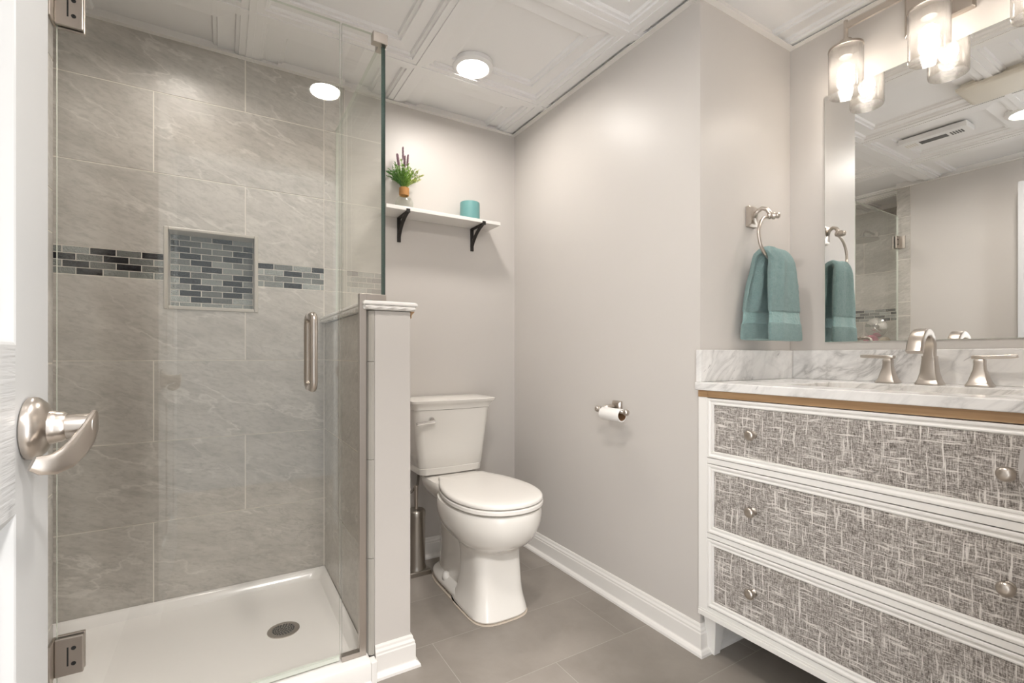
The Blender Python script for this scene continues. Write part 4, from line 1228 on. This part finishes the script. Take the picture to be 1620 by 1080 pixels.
loft(bm, rings); mk('spout_arch', bm, M['nickel'], sp, smooth='auto')
for hy, sg in ((0.688, 1), (0.470, -1)):
    bm = newbm(); pyramid(bm, FX + 0.012, hy, 0.0265, 0.0115, 0.066, CT1 + 0.0005)
    loft(bm, [sq(FX + 0.012, hy, 0.0120, 0.0120, CT1 + 0.066), sq(FX + 0.012, hy, 0.0120, 0.0120, CT1 + 0.074), sq(FX + 0.012, hy, 0.010, 0.010, CT1 + 0.078)])
    hd = mk('handle', bm, M['nickel'], fc, smooth='auto')
    bm = newbm(); rings = []
    for dy, w, t_, dz in ((-0.016, 0.0105, 0.0045, 0.083), (-0.013, 0.0120, 0.0052, 0.083), (0.010, 0.0110, 0.0048, 0.0835), (0.035, 0.0095, 0.0055, 0.0845), (0.058, 0.0090, 0.0058, 0.0855), (0.072, 0.0085, 0.0052, 0.0860), (0.076, 0.0070, 0.0040, 0.0862)):
        rings.append([Vector((FX + 0.012 + p.x, hy + sg * dy, CT1 + dz + p.y)) for p in rr(-w, w, -t_, t_, min(w, t_) * 0.5, 0, 3)])
    loft(bm, rings); mk('lever', bm, M['nickel'], hd, smooth='auto')

# mirror
bm = newbm()
box(bm, XM - 0.007, XM - 0.0005, 0.215, 0.916, 1.050, 1.963, 1)
f = bm.faces.new([bm.verts.new(p) for p in ((XM - 0.0075, 0.216, 1.051), (XM - 0.0075, 0.915, 1.051), (XM - 0.0075, 0.915, 1.962), (XM - 0.0075, 0.216, 1.962))]); f.material_index = 0
mi = mk('wall_mirror_glass', bm, [M['mirror'], M['gedge_l']])
mi.name = 'vanity_mirror'; tag(mi, 'large frameless rectangular mirror above the vanity', 'mirror')

# vanity light
LX, LYC, LZ = 1.838, 0.585, 2.135
vl = thing('vanity_light', 'nickel three-shade vanity light above the mirror', 'wall lamp', (XM, LYC, LZ))
bm = newbm(); loft(bm, [[Vector((x, LYC + p.x, 2.105 + p.y)) for p in rr(-e, e, -e * 0.78, e * 0.78, 0.004, 0)] for e, x in ((0.086, XM - 0.0005), (0.086, XM - 0.012), (0.080, XM - 0.018))])
mk('backplate', bm, M['nickel'], vl, smooth='auto')
bm = newbm()
box(bm, LX - 0.005, LX + 0.005, LYC - 0.232, LYC + 0.232, LZ - 0.010, LZ + 0.010)
box(bm, LX, XM - 0.015, LYC - 0.011, LYC + 0.011, LZ - 0.010, LZ + 0.010)
mk('bar', bm, M['nickel'], vl, bevel=0.001)
for k in (-1, 0, 1):
    yy = LYC + 0.227 * k
    bm = newbm()
    lathe(bm, [(0.0065, 2.155), (0.0065, 2.088), (0.018, 2.087), (0.018, 2.070), (0.030, 2.069), (0.052, 2.062), (0.052, 2.055), (0.020, 2.056), (0.0195, 2.03), (0.0, 2.03)], (LX, yy, 0), n=32)
    so = mk('socket', bm, M['nickel'], vl, smooth='auto')
    bm = newbm()
    lathe(bm, [(0.050, 2.0545), (0.0515, 2.05), (0.0515, 1.905), (0.0495, 1.8995), (0.0475, 1.905), (0.0475, 2.0545)], (LX, yy, 0), n=40, caps=False)
    mk('glass_shade', bm, M['shade'], vl, smooth='auto')
    bm = newbm()
    sph(bm, (LX, yy, 1.975), 0.025, n=16, sc=(1, 1, 1.3))
    mk('bulb', bm, M['bulb'], vl, smooth=True)

# ================================================================ CEILING FITTINGS
def clight(x, y, label, watts, spread, dz=0.0):
    t_ = thing('recessed_light', label, 'ceiling light', (x, y, ZC), 'round recessed ceiling lights')
    bm = newbm(); lathe(bm, [(0.064, 0.030), (0.086, 0.030), (0.0855, 0.0135), (0.080, 0.0075), (0.069, 0.0052), (0.066, 0.007), (0.064, 0.030)], (x, y, ZC + dz), n=48, caps=False)
    mk('trim_ring', bm, M['ceil'], t_, smooth='auto')
    bm = newbm(); lathe(bm, [(0.0655, 0.012), (0.0655, 0.0085)], (x, y, ZC + dz), n=48)
    mk('lens', bm, M['led'], t_)
    ld = bpy.data.lights.new('recessed_lamp', 'AREA'); ld.shape = 'DISK'; ld.size = 0.12; ld.spread = math.radians(spread)
    ld.energy = watts; ld.color = LIGHT_COL
    lo = bpy.data.objects.new('recessed_lamp', ld); COL.objects.link(lo); lo.parent = t_; lo.location = (0, 0, 0.0075 + dz)
clight(0.908, 1.820, 'lit round ceiling light above the toilet', 3.6, 170, -0.0025)
clight(-0.15, 1.885, 'lit round ceiling light inside the shower', 4.2, 144, -0.006)
clight(0.40, 0.70, 'lit round ceiling light in front of the mirror', 7.2, 172, -0.013)
av = thing('air_vent', 'long white ceiling air vent with dark slots reflected in the mirror', 'air vent', (0.45, 1.05, ZC))
bm = newbm(); box(bm, 0.392, 0.512, 0.90, 1.20, ZC - 0.008, ZC + 0.02)
mk('frame', bm, M['ceil'], av, bevel=0.003)
bm = newbm(); box(bm, 0.425, 0.475, 0.995, 1.115, ZC - 0.0088, ZC - 0.0078)
for k in range(5): box(bm, 0.425, 0.475, 0.93 + 0.011 * k, 0.937 + 0.011 * k, ZC - 0.0088, ZC - 0.0078)
mk('slots', bm, plain('vent_shadow', (0.12, 0.12, 0.115), 0.6), av)
bm = newbm()
for k in range(5): box(bm, 0.425, 0.475, 1.130 + 0.011 * k, 1.135 + 0.011 * k, ZC - 0.0090, ZC - 0.0078)
mk('louvre', bm, M['fancover'], av)
fn = thing('ceiling_fan_cover', 'cream rectangular exhaust fan cover on the ceiling', 'fan cover', (0.88, 0.68, ZC))
bm = newbm(); loft(bm, [rr(0.755 + e, 0.985 - e, 0.50 + e, 0.815 - e, 0.012, z) for e, z in ((0, ZC - 0.004), (0.002, ZC - 0.014), (0.012, ZC - 0.020))])
mk('cover', bm, M['fancover'], fn, smooth='auto')
bm = newbm(); box(bm, 0.77, 0.97, 0.515, 0.80, ZC - 0.004, ZC + 0.03)
mk('housing', bm, M['fancover'], fn)
